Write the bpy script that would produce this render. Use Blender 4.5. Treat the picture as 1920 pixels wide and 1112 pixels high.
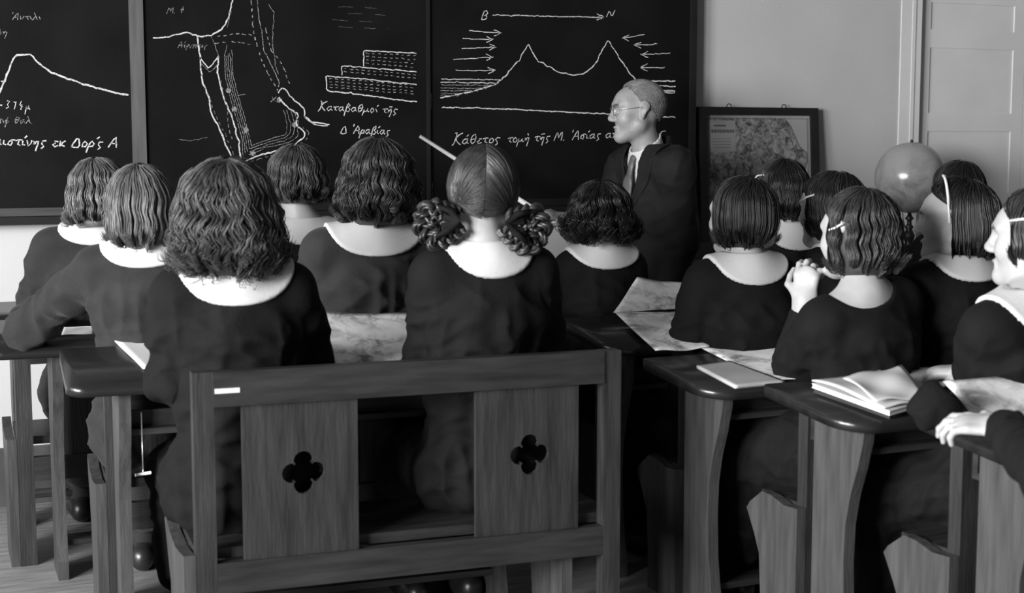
import bpy, bmesh, math, random
import numpy as np
from mathutils import Vector, Matrix

# ------------------------------------------------------------------ camera, world, lights
for o in list(bpy.data.objects): bpy.data.objects.remove(o)
SC = bpy.context.scene
COL = SC.collection
FPX, CAM_H = 2700.0, 1.38
TH = math.radians(24.0)
PITCH = math.atan((556 - 265) / FPX)
cam_data = bpy.data.cameras.new('camera')
cam_data.sensor_width = 36.0
cam_data.lens = 36.0 * FPX / 1920.0
cam = bpy.data.objects.new('camera', cam_data)
COL.objects.link(cam)
cam.location = (0, 0, CAM_H)
cam.rotation_euler = (math.pi / 2 - PITCH, 0, -TH)
cam_data.dof.use_dof = True
cam_data.dof.focus_distance = 5.2
cam_data.dof.aperture_fstop = 4.0
cam_data.clip_start = 0.05
SC.camera = cam

world = bpy.data.worlds.new('world'); SC.world = world
world.use_nodes = True
bg = world.node_tree.nodes['Background']
bg.inputs[0].default_value = (1, 1, 1, 1)
bg.inputs[1].default_value = 0.13

WALL_Y = 5.70
LEFT_X = -3.6
def window_light(y, w, z, h, power):
    l = bpy.data.lights.new('window_daylight', 'AREA')
    l.shape = 'RECTANGLE'; l.size = w; l.size_y = h; l.energy = power
    o = bpy.data.objects.new('window_daylight', l); COL.objects.link(o)
    o.location = (LEFT_X - 0.12, y, z)
    o.rotation_euler = (math.radians(90), 0, math.radians(-90))   # faces +X
    return o
for wy, pw in ((-0.1, 950), (1.8, 750), (3.7, 90)):
    window_light(wy, 1.5, 1.95, 1.9, pw)
SC.view_settings.view_transform = 'Standard'
SC.view_settings.look = 'None'
SC.view_settings.gamma = 1.0
SC.view_settings.use_curve_mapping = False
SC.view_settings.exposure = 0.0

# ------------------------------------------------------------------ geometry of the view, used to survey positions
_cp, _sp = math.cos(PITCH), math.sin(PITCH)
FW = np.array([math.sin(TH) * _cp, math.cos(TH) * _cp, -_sp])
RT = np.array([math.cos(TH), -math.sin(TH), 0.0])
UP = np.cross(RT, FW)
C0 = np.array([0, 0, CAM_H])
def ray(px, py): return RT * (px - 960) / FPX - UP * (py - 556) / FPX + FW
def at_y(px, py, y):
    d = ray(px, py); return C0 + d * y / d[1]
def at_h(px, py, h):
    d = ray(px, py); return C0 + d * (h - CAM_H) / d[2]

# ------------------------------------------------------------------ materials
def srgb(v):
    return v / 12.92 if v <= 0.04045 else ((v + 0.055) / 1.055) ** 2.4
def mat(name, g, rough=0.6, spec=0.4, var=0.15, scale=6.0, bump=0.0, bscale=40.0, stretch=(1, 1, 1), coat=0.0, sheen=0.0, grime=0.0):
    m = bpy.data.materials.new(name); m.use_nodes = True
    nt = m.node_tree; b = nt.nodes['Principled BSDF']
    tc = nt.nodes.new('ShaderNodeTexCoord'); mp = nt.nodes.new('ShaderNodeMapping')
    mp.inputs['Scale'].default_value = stretch
    nt.links.new(tc.outputs['Object'], mp.inputs['Vector'])
    n = nt.nodes.new('ShaderNodeTexNoise'); n.inputs['Scale'].default_value = scale; n.inputs['Detail'].default_value = 6
    nt.links.new(mp.outputs['Vector'], n.inputs['Vector'])
    cr = nt.nodes.new('ShaderNodeValToRGB')
    lo, hi = g * (1 - var), g * (1 + var)
    cr.color_ramp.elements[0].position = 0.3; cr.color_ramp.elements[1].position = 0.7
    cr.color_ramp.elements[0].color = (lo, lo, lo, 1); cr.color_ramp.elements[1].color = (hi, hi, hi, 1)
    nt.links.new(n.outputs['Fac'], cr.inputs['Fac'])
    nt.links.new(cr.outputs['Color'], b.inputs['Base Color'])
    b.inputs['Roughness'].default_value = rough
    b.inputs['Specular IOR Level'].default_value = spec
    if coat: b.inputs['Coat Weight'].default_value = coat; b.inputs['Coat Roughness'].default_value = 0.13
    if sheen: b.inputs['Sheen Weight'].default_value = sheen
    if bump:
        n2 = nt.nodes.new('ShaderNodeTexNoise'); n2.inputs['Scale'].default_value = bscale; n2.inputs['Detail'].default_value = 4
        nt.links.new(mp.outputs['Vector'], n2.inputs['Vector'])
        bp = nt.nodes.new('ShaderNodeBump'); bp.inputs['Strength'].default_value = bump; bp.inputs['Distance'].default_value = 0.01
        nt.links.new(n2.outputs['Fac'], bp.inputs['Height']); nt.links.new(bp.outputs['Normal'], b.inputs['Normal'])
    return m
M = {}
M['wall'] = mat('plaster', 0.38, 0.85, 0.2, 0.04, 3, 0.08, 120)
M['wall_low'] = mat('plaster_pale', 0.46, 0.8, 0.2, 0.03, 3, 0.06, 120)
M['door'] = mat('door_paint', 0.52, 0.55, 0.35, 0.04, 5)
M['base'] = mat('base_paint', 0.05, 0.5, 0.4, 0.2, 8)
M['floor'] = mat('floor_boards', 0.20, 0.55, 0.35, 0.35, 5, 0.2, 30, (1, 8, 1))
M['ceil'] = mat('ceiling_paint', 0.5, 0.9, 0.1, 0.03)
M['board'] = mat('slate', 0.003, 0.6, 0.15, 0.6, 3.5, 0.05, 60)
M['board_frame'] = mat('board_frame_black', 0.006, 0.5, 0.4, 0.3, 8)
M['stile'] = mat('board_stile_wood', 0.075, 0.55, 0.35, 0.25, 10, 0, 40, (6, 6, .5))
M['rail'] = mat('board_rail_wood', 0.045, 0.55, 0.35, 0.25, 10, 0, 40, (.5, 6, 6))
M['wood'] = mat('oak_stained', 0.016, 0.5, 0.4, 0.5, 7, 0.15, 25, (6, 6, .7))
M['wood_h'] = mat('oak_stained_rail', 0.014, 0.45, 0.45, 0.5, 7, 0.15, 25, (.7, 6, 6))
M['wood_lit'] = mat('oak_stained_lit', 0.037, 0.5, 0.35, 0.36, 7, 0.15, 25, (6, 6, .6))  # paler copy of the stained oak, side light from the windows painted in
M['top'] = mat('desk_varnish', 0.010, 0.27, 0.5, 0.35, 5, 0.05, 25, (.6, 6, 6))
M['dress'] = mat('black_serge', 0.0048, 0.85, 0.12, 0.2, 14, 0.25, 260, sheen=0.0)
M['dress_b'] = mat('faded_serge', 0.018, 0.85, 0.12, 0.2, 14, 0.25, 260, sheen=0.05)
M['suit'] = mat('dark_suiting', 0.008, 0.75, 0.15, 0.2, 14, 0.2, 300)
M['white'] = mat('white_cotton', 0.42, 0.8, 0.2, 0.03, 12, 0.1, 200)
M['skin'] = mat('skin', 0.27, 0.5, 0.35, 0.08, 18, 0.06, 160)
M['skin_old'] = mat('skin_weathered', 0.20, 0.5, 0.35, 0.14, 22, 0.12, 120)
M['lip'] = mat('lip', 0.20, 0.45, 0.4, 0.1, 20)
M['eye'] = mat('eye_white', 0.5, 0.2, 0.5, 0.02)
M['iris'] = mat('eye_iris', 0.02, 0.15, 0.5, 0.1)
M['brow'] = mat('brow_hair', 0.05, 0.7, 0.2, 0.3, 60)
M['stocking'] = mat('black_stocking', 0.015, 0.8, 0.2, 0.2, 30)
M['shoe'] = mat('black_leather', 0.012, 0.35, 0.5, 0.2, 20)
M['metal'] = mat('dull_metal', 0.35, 0.3, 0.6, 0.1); M['metal'].node_tree.nodes['Principled BSDF'].inputs['Metallic'].default_value = 0.8
M['clip'] = mat('pale_clip', 0.5, 0.3, 0.5, 0.05)
M['stick'] = mat('pointer_wood', 0.55, 0.5, 0.4, 0.1, 10)
M['tie'] = mat('grey_silk', 0.07, 0.5, 0.5, 0.3, 40)
M['paper'] = mat('paper', 0.50, 0.8, 0.2, 0.03, 9)
M['paper_g'] = mat('grey_cover', 0.33, 0.6, 0.3, 0.08, 9)
M['dark_cover'] = mat('dark_cover', 0.02, 0.6, 0.3, 0.2, 9)
M['print'] = mat('print_ink', 0.09, 0.8, 0.2, 0.2, 30)
M['fr'] = mat('map_frame_black', 0.008, 0.4, 0.4, 0.3, 9)
def hair_mat(name, g, rough=0.42):
    m = mat(name, g, rough, 0.5, 0.35, 30)
    return m
M['hair_dark'] = hair_mat('hair_black', 0.008)
M['hair_brown'] = hair_mat('hair_brown', 0.022)
M['hair_mid'] = hair_mat('hair_chestnut', 0.045)
M['hair_light'] = hair_mat('hair_fair', 0.10)
M['hair_grey'] = hair_mat('hair_grey', 0.11, 0.5)

def chalk_mat(name, g, thresh):
    m = bpy.data.materials.new(name); m.use_nodes = True
    nt = m.node_tree; b = nt.nodes['Principled BSDF']; b.inputs['Roughness'].default_value = 0.9; b.inputs['Specular IOR Level'].default_value = 0.1
    tc = nt.nodes.new('ShaderNodeTexCoord'); n = nt.nodes.new('ShaderNodeTexNoise'); n.inputs['Scale'].default_value = 160; n.inputs['Detail'].default_value = 3
    nt.links.new(tc.outputs['Object'], n.inputs['Vector'])
    cr = nt.nodes.new('ShaderNodeValToRGB'); cr.color_ramp.elements[0].position = thresh - .12; cr.color_ramp.elements[1].position = thresh + .12
    cr.color_ramp.elements[0].color = (.02, .02, .02, 1); cr.color_ramp.elements[1].color = (g, g, g, 1)
    nt.links.new(n.outputs['Fac'], cr.inputs['Fac']); nt.links.new(cr.outputs['Color'], b.inputs['Base Color'])
    return m
M['chalk'] = chalk_mat('chalk', 0.50, 0.40)
M['chalk_soft'] = chalk_mat('chalk_soft', 0.26, 0.47)

def relief_mat(name, paper, ink, scale, lo, hi, c0=.38, c1_=.62):
    m = bpy.data.materials.new(name); m.use_nodes = True
    nt = m.node_tree; b = nt.nodes['Principled BSDF']; b.inputs['Roughness'].default_value = 0.7; b.inputs['Specular IOR Level'].default_value = 0.25
    tc = nt.nodes.new('ShaderNodeTexCoord')
    n = nt.nodes.new('ShaderNodeTexNoise'); n.inputs['Scale'].default_value = scale; n.inputs['Detail'].default_value = 9; n.inputs['Roughness'].default_value = .72; n.inputs['Distortion'].default_value = .8
    n2 = nt.nodes.new('ShaderNodeTexNoise'); n2.inputs['Scale'].default_value = scale * .28; n2.inputs['Detail'].default_value = 2
    for q in (n, n2): nt.links.new(tc.outputs['Object'], q.inputs['Vector'])
    mx = nt.nodes.new('ShaderNodeMath'); mx.operation = 'MULTIPLY'
    c2 = nt.nodes.new('ShaderNodeValToRGB'); c2.color_ramp.elements[0].position = c0; c2.color_ramp.elements[1].position = c1_
    c1 = nt.nodes.new('ShaderNodeValToRGB'); c1.color_ramp.elements[0].position = lo; c1.color_ramp.elements[1].position = hi
    nt.links.new(n.outputs['Fac'], c1.inputs['Fac']); nt.links.new(n2.outputs['Fac'], c2.inputs['Fac'])
    nt.links.new(c1.outputs['Color'], mx.inputs[0]); nt.links.new(c2.outputs['Color'], mx.inputs[1])
    mix = nt.nodes.new('ShaderNodeMix'); mix.data_type = 'RGBA'
    mix.inputs[6].default_value = (paper, paper, paper, 1); mix.inputs[7].default_value = (ink, ink, ink, 1)
    nt.links.new(mx.outputs[0], mix.inputs[0]); nt.links.new(mix.outputs[2], b.inputs['Base Color'])
    return m
M['map_wall'] = relief_mat('printed_wall_map', 0.26, 0.04, 30, .40, .60, .18, .42)
M['map_pale'] = mat('map_sea', 0.25, 0.7, 0.2, 0.04, 20)
M['map_desk'] = relief_mat('printed_atlas_page', 0.85, 0.22, 15, .44, .62, .34, .56)
M['globe'] = relief_mat('globe_print', 0.24, 0.11, 10, .40, .66)
gb = M['globe'].node_tree.nodes['Principled BSDF']; gb.inputs['Roughness'].default_value = .22; gb.inputs['Specular IOR Level'].default_value = .6

# ------------------------------------------------------------------ object helpers
def link(o, parent=None):
    COL.objects.link(o)
    if parent: o.parent = parent
    return o
def tag(o, label=None, cat=None, group=None, kind=None):
    if label: o['label'] = label
    if cat: o['category'] = cat
    if group: o['group'] = group
    if kind: o['kind'] = kind
    return o
def empty(name, loc, rz=0.0):
    o = bpy.data.objects.new(name, None); COL.objects.link(o); o.location = loc; o.rotation_euler = (0, 0, rz); o.empty_display_size = .1
    return o
def mesh_obj(name, verts, faces, m, parent=None, smooth=True, loc=(0, 0, 0)):
    me = bpy.data.meshes.new(name)
    verts = np.asarray(verts, dtype=np.float32)
    if isinstance(faces, np.ndarray):
        me.vertices.add(len(verts)); me.vertices.foreach_set('co', verts.ravel())
        k = faces.shape[1]; nf = len(faces)
        me.loops.add(nf * k); me.loops.foreach_set('vertex_index', faces.astype(np.int32).ravel())
        me.polygons.add(nf); me.polygons.foreach_set('loop_start', np.arange(0, nf * k, k, dtype=np.int32))
        me.polygons.foreach_set('loop_total', np.full(nf, k, dtype=np.int32))
        me.update(calc_edges=True); me.validate()
    else:
        me.from_pydata([tuple(v) for v in verts], [], faces); me.update()
    me.polygons.foreach_set('use_smooth', np.full(len(me.polygons), smooth, dtype=bool))
    for mm in (m if isinstance(m, (list, tuple)) else [m]): me.materials.append(mm)
    o = bpy.data.objects.new(name, me); link(o, parent); o.location = loc
    return o
def bm_obj(name, bm, m, parent=None, bevel=0.0, smooth=False, loc=(0, 0, 0), seg=2):
    if bevel:
        es = [e for e in bm.edges if len(e.link_faces) == 2 and e.calc_face_angle(0) > .5]
        bmesh.ops.bevel(bm, geom=es, offset=bevel, segments=seg, affect='EDGES', profile=.5)
    bmesh.ops.recalc_face_normals(bm, faces=bm.faces)
    me = bpy.data.meshes.new(name); bm.to_mesh(me); bm.free()
    me.polygons.foreach_set('use_smooth', np.full(len(me.polygons), smooth, dtype=bool))
    me.materials.append(m)
    o = bpy.data.objects.new(name, me); link(o, parent); o.location = loc
    return o
def add_box(bm, lo, hi):
    x0, y0, z0 = lo; x1, y1, z1 = hi
    v = [bm.verts.new(c) for c in ((x0, y0, z0), (x1, y0, z0), (x1, y1, z0), (x0, y1, z0), (x0, y0, z1), (x1, y0, z1), (x1, y1, z1), (x0, y1, z1))]
    for f in ((0, 3, 2, 1), (4, 5, 6, 7), (0, 1, 5, 4), (1, 2, 6, 5), (2, 3, 7, 6), (3, 0, 4, 7)): bm.faces.new([v[i] for i in f])
def box(name, lo, hi, m, parent=None, bevel=0.003):
    bm = bmesh.new(); add_box(bm, lo, hi); return bm_obj(name, bm, m, parent, bevel)
def add_prism(bm, pts, axis, a, b):
    """extrude a 2-D outline along an axis from a to b; outline in the other two axes (in xyz order)"""
    def mk(p, t):
        c = [p[0], p[1]]; c.insert(axis, t); return bm.verts.new(c)
    va = [mk(p, a) for p in pts]; vb = [mk(p, b) for p in pts]
    n = len(pts)
    bm.faces.new(va); bm.faces.new(list(reversed(vb)))
    for i in range(n): bm.faces.new((va[i], vb[i], vb[(i + 1) % n], va[(i + 1) % n]))
def prism(name, pts, axis, a, b, m, parent=None, bevel=0.003):
    bm = bmesh.new(); add_prism(bm, pts, axis, a, b); return bm_obj(name, bm, m, parent, bevel)
def tube_arrays(paths, radii, sides):
    """paths (n,k,3), radii (n,k) -> verts, quads of closed-ended tubes"""
    n, k, _ = paths.shape
    t = np.gradient(paths, axis=1); t /= np.linalg.norm(t, axis=2, keepdims=True) + 1e-9
    ref = np.zeros_like(t); ref[..., 2] = 1
    ref[np.abs(t[..., 2]) > .9] = (1, 0, 0)
    ref = np.repeat(ref[:, k // 2:k // 2 + 1], k, axis=1)
    a = np.cross(t, ref); a /= np.linalg.norm(a, axis=2, keepdims=True) + 1e-9
    b = np.cross(t, a)
    ang = np.arange(sides) * 2 * math.pi / sides
    ring = a[:, :, None] * np.cos(ang)[None, None, :, None] + b[:, :, None] * np.sin(ang)[None, None, :, None]
    v = paths[:, :, None] + ring * radii[:, :, None, None]
    base = (np.arange(n) * k * sides)[:, None, None]
    i = np.arange(k - 1)[None, :, None] * sides; j = np.arange(sides)[None, None, :]; j2 = (j + 1) % sides
    q = np.stack([base + i + j, base + i + j2, base + i + sides + j2, base + i + sides + j], -1)
    return v.reshape(-1, 3), q.reshape(-1, 4)
def tube(name, pts, r, m, parent=None, sides=10, loc=(0, 0, 0)):
    pts = np.asarray(pts, float); rr = np.broadcast_to(np.asarray(r, float), (len(pts),))
    v, f = tube_arrays(pts[None], rr[None], sides)
    faces = [tuple(q) for q in f] + [tuple(range(sides)), tuple(reversed(range(len(v) - sides, len(v))))]
    return mesh_obj(name, v, faces, m, parent, True, loc)
def lathe(name, prof, m, parent=None, seg=32, loc=(0, 0, 0)):
    vs, fs = [], []
    for r, z in prof:
        for i in range(seg):
            a = 2 * math.pi * i / seg; vs.append((r * math.cos(a), r * math.sin(a), z))
    for k in range(len(prof) - 1):
        for i in range(seg):
            j = (i + 1) % seg; fs.append((k * seg + i, k * seg + j, (k + 1) * seg + j, (k + 1) * seg + i))
    fs.append(tuple(reversed(range(seg)))); fs.append(tuple(range((len(prof) - 1) * seg, len(prof) * seg)))
    return mesh_obj(name, vs, fs, m, parent, True, loc)
def merge(parts):
    vs, fs, n = [], [], 0
    for v, f in parts:
        vs.append(np.asarray(v)); fs.append(np.asarray(f) + n); n += len(v)
    return np.concatenate(vs), np.concatenate(fs)

# ------------------------------------------------------------------ implicit surfaces: smooth bodies and clothes grown on a grid
def nrm(v): v = np.asarray(v, float); return v / (np.linalg.norm(v) + 1e-12)
_rs = np.random.RandomState(7)
_LAT = _rs.rand(32, 32, 32).astype(np.float32)
def vnoise(p):
    p = np.asarray(p, np.float32); i = np.floor(p).astype(int); f = p - i; f = f * f * (3 - 2 * f)
    i0 = i & 31; i1 = (i + 1) & 31
    x0, y0, z0 = i0.T; x1, y1, z1 = i1.T; fx, fy, fz = f.T
    a = _LAT[x0, y0, z0] * (1 - fx) + _LAT[x1, y0, z0] * fx; b = _LAT[x0, y1, z0] * (1 - fx) + _LAT[x1, y1, z0] * fx
    c = _LAT[x0, y0, z1] * (1 - fx) + _LAT[x1, y0, z1] * fx; d = _LAT[x0, y1, z1] * (1 - fx) + _LAT[x1, y1, z1] * fx
    return (a * (1 - fy) + b * fy) * (1 - fz) + (c * (1 - fy) + d * fy) * fz

class Field:
    def __init__(s, lo, hi, h):
        s.lo = np.asarray(lo, float); s.h = h
        s.n = np.ceil((np.asarray(hi, float) - s.lo) / h).astype(int) + 1
        s.f = np.full(s.n, 0.06, np.float32)
    def sub(s, lo, hi):
        a = np.clip(np.floor((lo - s.lo) / s.h).astype(int), 0, s.n); b = np.clip(np.ceil((hi - s.lo) / s.h).astype(int) + 1, 0, s.n)
        if np.any(b <= a): return None, None
        g = [(s.lo[i] + np.arange(a[i], b[i]) * s.h).astype(np.float32) for i in range(3)]
        return (slice(a[0], b[0]), slice(a[1], b[1]), slice(a[2], b[2])), (g[0][:, None, None], g[1][None, :, None], g[2][None, None, :])
    def cap(s, a, b, ra, rb=None, k=0.02, fr=None, sc=(1, 1, 1), op='+'):
        a = np.asarray(a, float); b = np.asarray(b, float); rb = ra if rb is None else rb
        R = max(ra, rb) * max(sc) + k + 3 * s.h
        sl, g = s.sub(np.minimum(a, b) - R, np.maximum(a, b) + R)
        if sl is None: return
        x, y, z = g[0] - np.float32(a[0]), g[1] - np.float32(a[1]), g[2] - np.float32(a[2]); d = b - a
        if fr is not None:
            fr = np.asarray(fr, float)
            x, y, z = [((fr[i, 0] * x + fr[i, 1] * y + fr[i, 2] * z) / sc[i]).astype(np.float32) for i in range(3)]
            d = (fr @ d) / np.asarray(sc)
        dd = float(d @ d)
        if dd > 1e-10:
            t = np.clip((x * np.float32(d[0]) + y * np.float32(d[1]) + z * np.float32(d[2])) / np.float32(dd), 0, 1)
            dist = np.sqrt((x - t * np.float32(d[0])) ** 2 + (y - t * np.float32(d[1])) ** 2 + (z - t * np.float32(d[2])) ** 2) - (np.float32(ra) + np.float32(rb - ra) * t)
        else:
            dist = np.sqrt(x * x + y * y + z * z) - np.float32(ra)
        if fr is not None: dist = dist * np.float32(min(sc))
        cur = s.f[sl]
        if op == '+':
            hh = np.maximum(k - np.abs(cur - dist), 0) / k
            s.f[sl] = np.minimum(cur, dist) - hh * hh * (k * .25)
        elif op == '-':
            dist = -dist
            hh = np.maximum(k - np.abs(cur - dist), 0) / k
            s.f[sl] = np.maximum(cur, dist) + hh * hh * (k * .25)
    def ell(s, c, fr, rad, k=0.02, op='+'):
        s.cap(c, c, 1.0, 1.0, k, fr, rad, op)
    def run(s, prims):
        for p in prims: s.cap(*p[0], **p[1])
    def mesh(s):
        f = s.f; S = f < 0
        c = [S[:-1, :-1, :-1], S[1:, :-1, :-1], S[:-1, 1:, :-1], S[1:, 1:, :-1], S[:-1, :-1, 1:], S[1:, :-1, 1:], S[:-1, 1:, 1:], S[1:, 1:, 1:]]
        allv = c[0].copy(); anyv = c[0].copy()
        for q in c[1:]: allv &= q; anyv |= q
        act = np.argwhere(anyv & ~allv)
        if not len(act): return np.zeros((0, 3)), np.zeros((0, 4), int)
        idx = np.full(anyv.shape, -1, np.int32); idx[tuple(act.T)] = np.arange(len(act))
        cv = np.stack([f[act[:, 0] + dx, act[:, 1] + dy, act[:, 2] + dz] for dz in (0, 1) for dy in (0, 1) for dx in (0, 1)], 1)
        off = np.array([(dx, dy, dz) for dz in (0, 1) for dy in (0, 1) for dx in (0, 1)], float)
        acc = np.zeros((len(act), 3)); cnt = np.zeros(len(act))
        for i, j in ((0, 1), (2, 3), (4, 5), (6, 7), (0, 2), (1, 3), (4, 6), (5, 7), (0, 4), (1, 5), (2, 6), (3, 7)):
            a, b = cv[:, i], cv[:, j]; m = (a < 0) != (b < 0)
            t = np.where(m, a / np.where(m, a - b, 1), 0)
            acc += np.where(m[:, None], off[i] + (off[j] - off[i]) * t[:, None], 0); cnt += m
        v = s.lo + (act + acc / cnt[:, None]) * s.h
        faces = []
        for ax in range(3):
            a = [slice(None)] * 3; b = [slice(None)] * 3; a[ax] = slice(0, -1); b[ax] = slice(1, None)
            e = S[tuple(a)] != S[tuple(b)]
            pts = np.argwhere(e); u, w = [(1, 2), (2, 0), (0, 1)][ax]
            ok = (pts[:, u] > 0) & (pts[:, w] > 0) & (pts[:, u] < s.n[u] - 1) & (pts[:, w] < s.n[w] - 1); pts = pts[ok]
            def cell(du, dw):
                q = pts.copy(); q[:, u] -= du; q[:, w] -= dw; return idx[tuple(q.T)]
            q = np.stack([cell(1, 1), cell(0, 1), cell(0, 0), cell(1, 0)], 1)
            neg = ~S[tuple(pts.T)]
            q[neg] = q[neg][:, ::-1]
            faces.append(q)
        F = np.concatenate(faces); F = F[(F >= 0).all(1)]
        return v, F
def vnormals(v, F):
    n = np.cross(v[F[:, 2]] - v[F[:, 0]], v[F[:, 3]] - v[F[:, 1]])
    out = np.zeros_like(v)
    for k in range(4):
        for a in range(3): out[:, a] += np.bincount(F[:, k], n[:, a], len(v))
    return out / (np.linalg.norm(out, axis=1, keepdims=True) + 1e-12)

def P_(*a, **k): return (a, k)

# ------------------------------------------------------------------ heads and hands (added to a body's own field)
def head_frame(yaw, pitch=0.0, roll=0.0):
    fw = np.array([math.sin(yaw), math.cos(yaw), 0]); rt = np.array([math.cos(yaw), -math.sin(yaw), 0]); up = np.array([0, 0, 1.0])
    fw, up = fw * math.cos(pitch) + up * math.sin(pitch), up * math.cos(pitch) - fw * math.sin(pitch)
    rt, up = rt * math.cos(roll) + up * math.sin(roll), up * math.cos(roll) - rt * math.sin(roll)
    return np.array([rt, fw, up])
def add_head(fd, hc, fr, s=1.0, old=False):
    def W(l, f, u): return hc + (l * fr[0] + f * fr[1] + u * fr[2]) * s
    E = lambda c, r, k=.02, op='+': fd.ell(W(*c), fr, tuple(q * s for q in r), k * s, op)
    Cc = lambda a, b, ra, rb, k=.012, op='+': fd.cap(W(*a), W(*b), ra * s, rb * s, k * s, op=op)
    E((0, -.012, .024), (.073, .093, .086))
    E((0, .030, -.035), (.058, .058, .070), .03)
    E((0, .052, .030), (.058, .036, .040), .03)
    Cc((-.050, .005, -.055), (-.012, .070, -.098), .024, .019, .03); Cc((.050, .005, -.055), (.012, .070, -.098), .024, .019, .03)
    E((0, .078, -.097), (.018, .014, .014), .02)
    for q in (-1, 1):
        E((q * .040, .058, -.030), (.026, .026, .026), .025)
        Cc((q * .014, .087, .026), (q * .048, .072, .024), .010, .009, .014)
        E((q * .031, .094, .004), (.017, .017, .012), .012, '-')
        E((q * .031, .074, .004), (.0135, .0135, .0115), .004)
        E((q * .013, .098, -.032), (.0085, .010, .008), .008)
        Cc((q * .076, -.012, .012), (q * .073, -.004, -.026), .012, .008, .006)
        E((q * .083, -.012, .014), (.006, .022, .022), .008)
        E((q * .087, -.003, -.002), (.006, .008, .012), .006, '-')
    Cc((0, .088, .014), (0, .105, -.022), .0085, .0110, .012)
    E((0, .105, -.026), (.011, .011, .009), .010)
    Cc((-.019, .083, -.0605), (.019, .083, -.0605), .006, .006, .008); E((0, .092, -.060), (.015, .007, .0055), .008)
    Cc((-.015, .084, -.071), (.015, .084, -.071), .007, .007, .008)
    Cc((-.022, .092, -.0655), (.022, .092, -.0655), .0016, .0016, .003, '-')
def head_zones(v, hc, fr, s=1.0):
    """material slots on the face: 0 skin, 1 lips, 2 eye, 3 iris, 4 brow"""
    q = ((v - hc) @ fr.T) / s; al = np.abs(q[:, 0]); z = np.zeros(len(v), np.int32)
    z[(al < .019) & (q[:, 1] > .080) & (q[:, 2] < -.054) & (q[:, 2] > -.077)] = 1
    z[(np.hypot(al - .031, q[:, 2] - .004) < .0125) & (np.abs(q[:, 2] - .004) < .0075) & (q[:, 1] > .074)] = 2
    z[(np.hypot(al - .031, q[:, 2] - .004) < .0058) & (q[:, 1] > .074)] = 3
    z[(al > .014) & (al < .050) & (np.abs(q[:, 2] - .0285 + .25 * np.abs(al - .034)) < .0045) & (q[:, 1] > .066)] = 4
    return z
def add_hand(fd, wrist, d, n, thumb, curl=(.3, .4, .3), s=1.0, spread=.10, tcurl=.35):
    """d wrist->knuckles, n back of the hand, thumb: +1 / -1 which side the thumb is on (along d x n)"""
    d = nrm(d); n = nrm(np.asarray(n, float) - d * (np.asarray(n, float) @ d)); sd = np.cross(d, n) * thumb
    wrist = np.asarray(wrist, float)
    fr = np.array([sd, d, n])
    fd.cap(wrist - d * .03 * s, wrist + d * .02 * s, .025 * s, .024 * s, .02, fr, (1, 1, .75))
    fd.cap(wrist + d * .025 * s, wrist + d * .070 * s, .030 * s, .036 * s, .02, fr, (1, 1, .42))
    offs = (.029, .0095, -.0100, -.028); lens = ((.036, .023, .019), (.040, .026, .020), (.037, .025, .019), (.029, .019, .017))
    for i in range(4):
        base = wrist + d * (.084 - .006 * abs(i - 1)) * s + sd * offs[i] * s + n * .002
        ang = 0.0; cur = base; lat = sd * spread * (1.5 - i) * .5
        fd.cap(wrist + d * .05 * s + sd * offs[i] * .85 * s, base, .0105 * s, .0095 * s, .006)
        c_i = [c * (1 + .12 * i) for c in curl]
        for j in range(3):
            ang += c_i[j]
            dv = nrm(d * math.cos(ang) - n * math.sin(ang) + lat * max(0, math.cos(ang)))
            nx = cur + dv * lens[i][j] * s
            fd.cap(cur, nx, (.0092 - .0007 * j) * s, (.0086 - .0009 * j) * s, .0035)
            cur = nx
    tb = wrist + d * .022 * s + sd * .024 * s
    t1 = tb + nrm(d * .62 + sd * .78 - n * .15) * .040 * s
    t2 = t1 + nrm(d * .92 + sd * (.38 - tcurl) - n * (.2 + tcurl)) * .030 * s
    t3 = t2 + nrm(d * .95 - sd * tcurl * .6 - n * (.25 + tcurl)) * .024 * s
    fd.cap(tb, t1, .014 * s, .0108 * s, .01); fd.cap(t1, t2, .0105 * s, .0095 * s, .004); fd.cap(t2, t3, .0095 * s, .0075 * s, .003)

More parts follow.
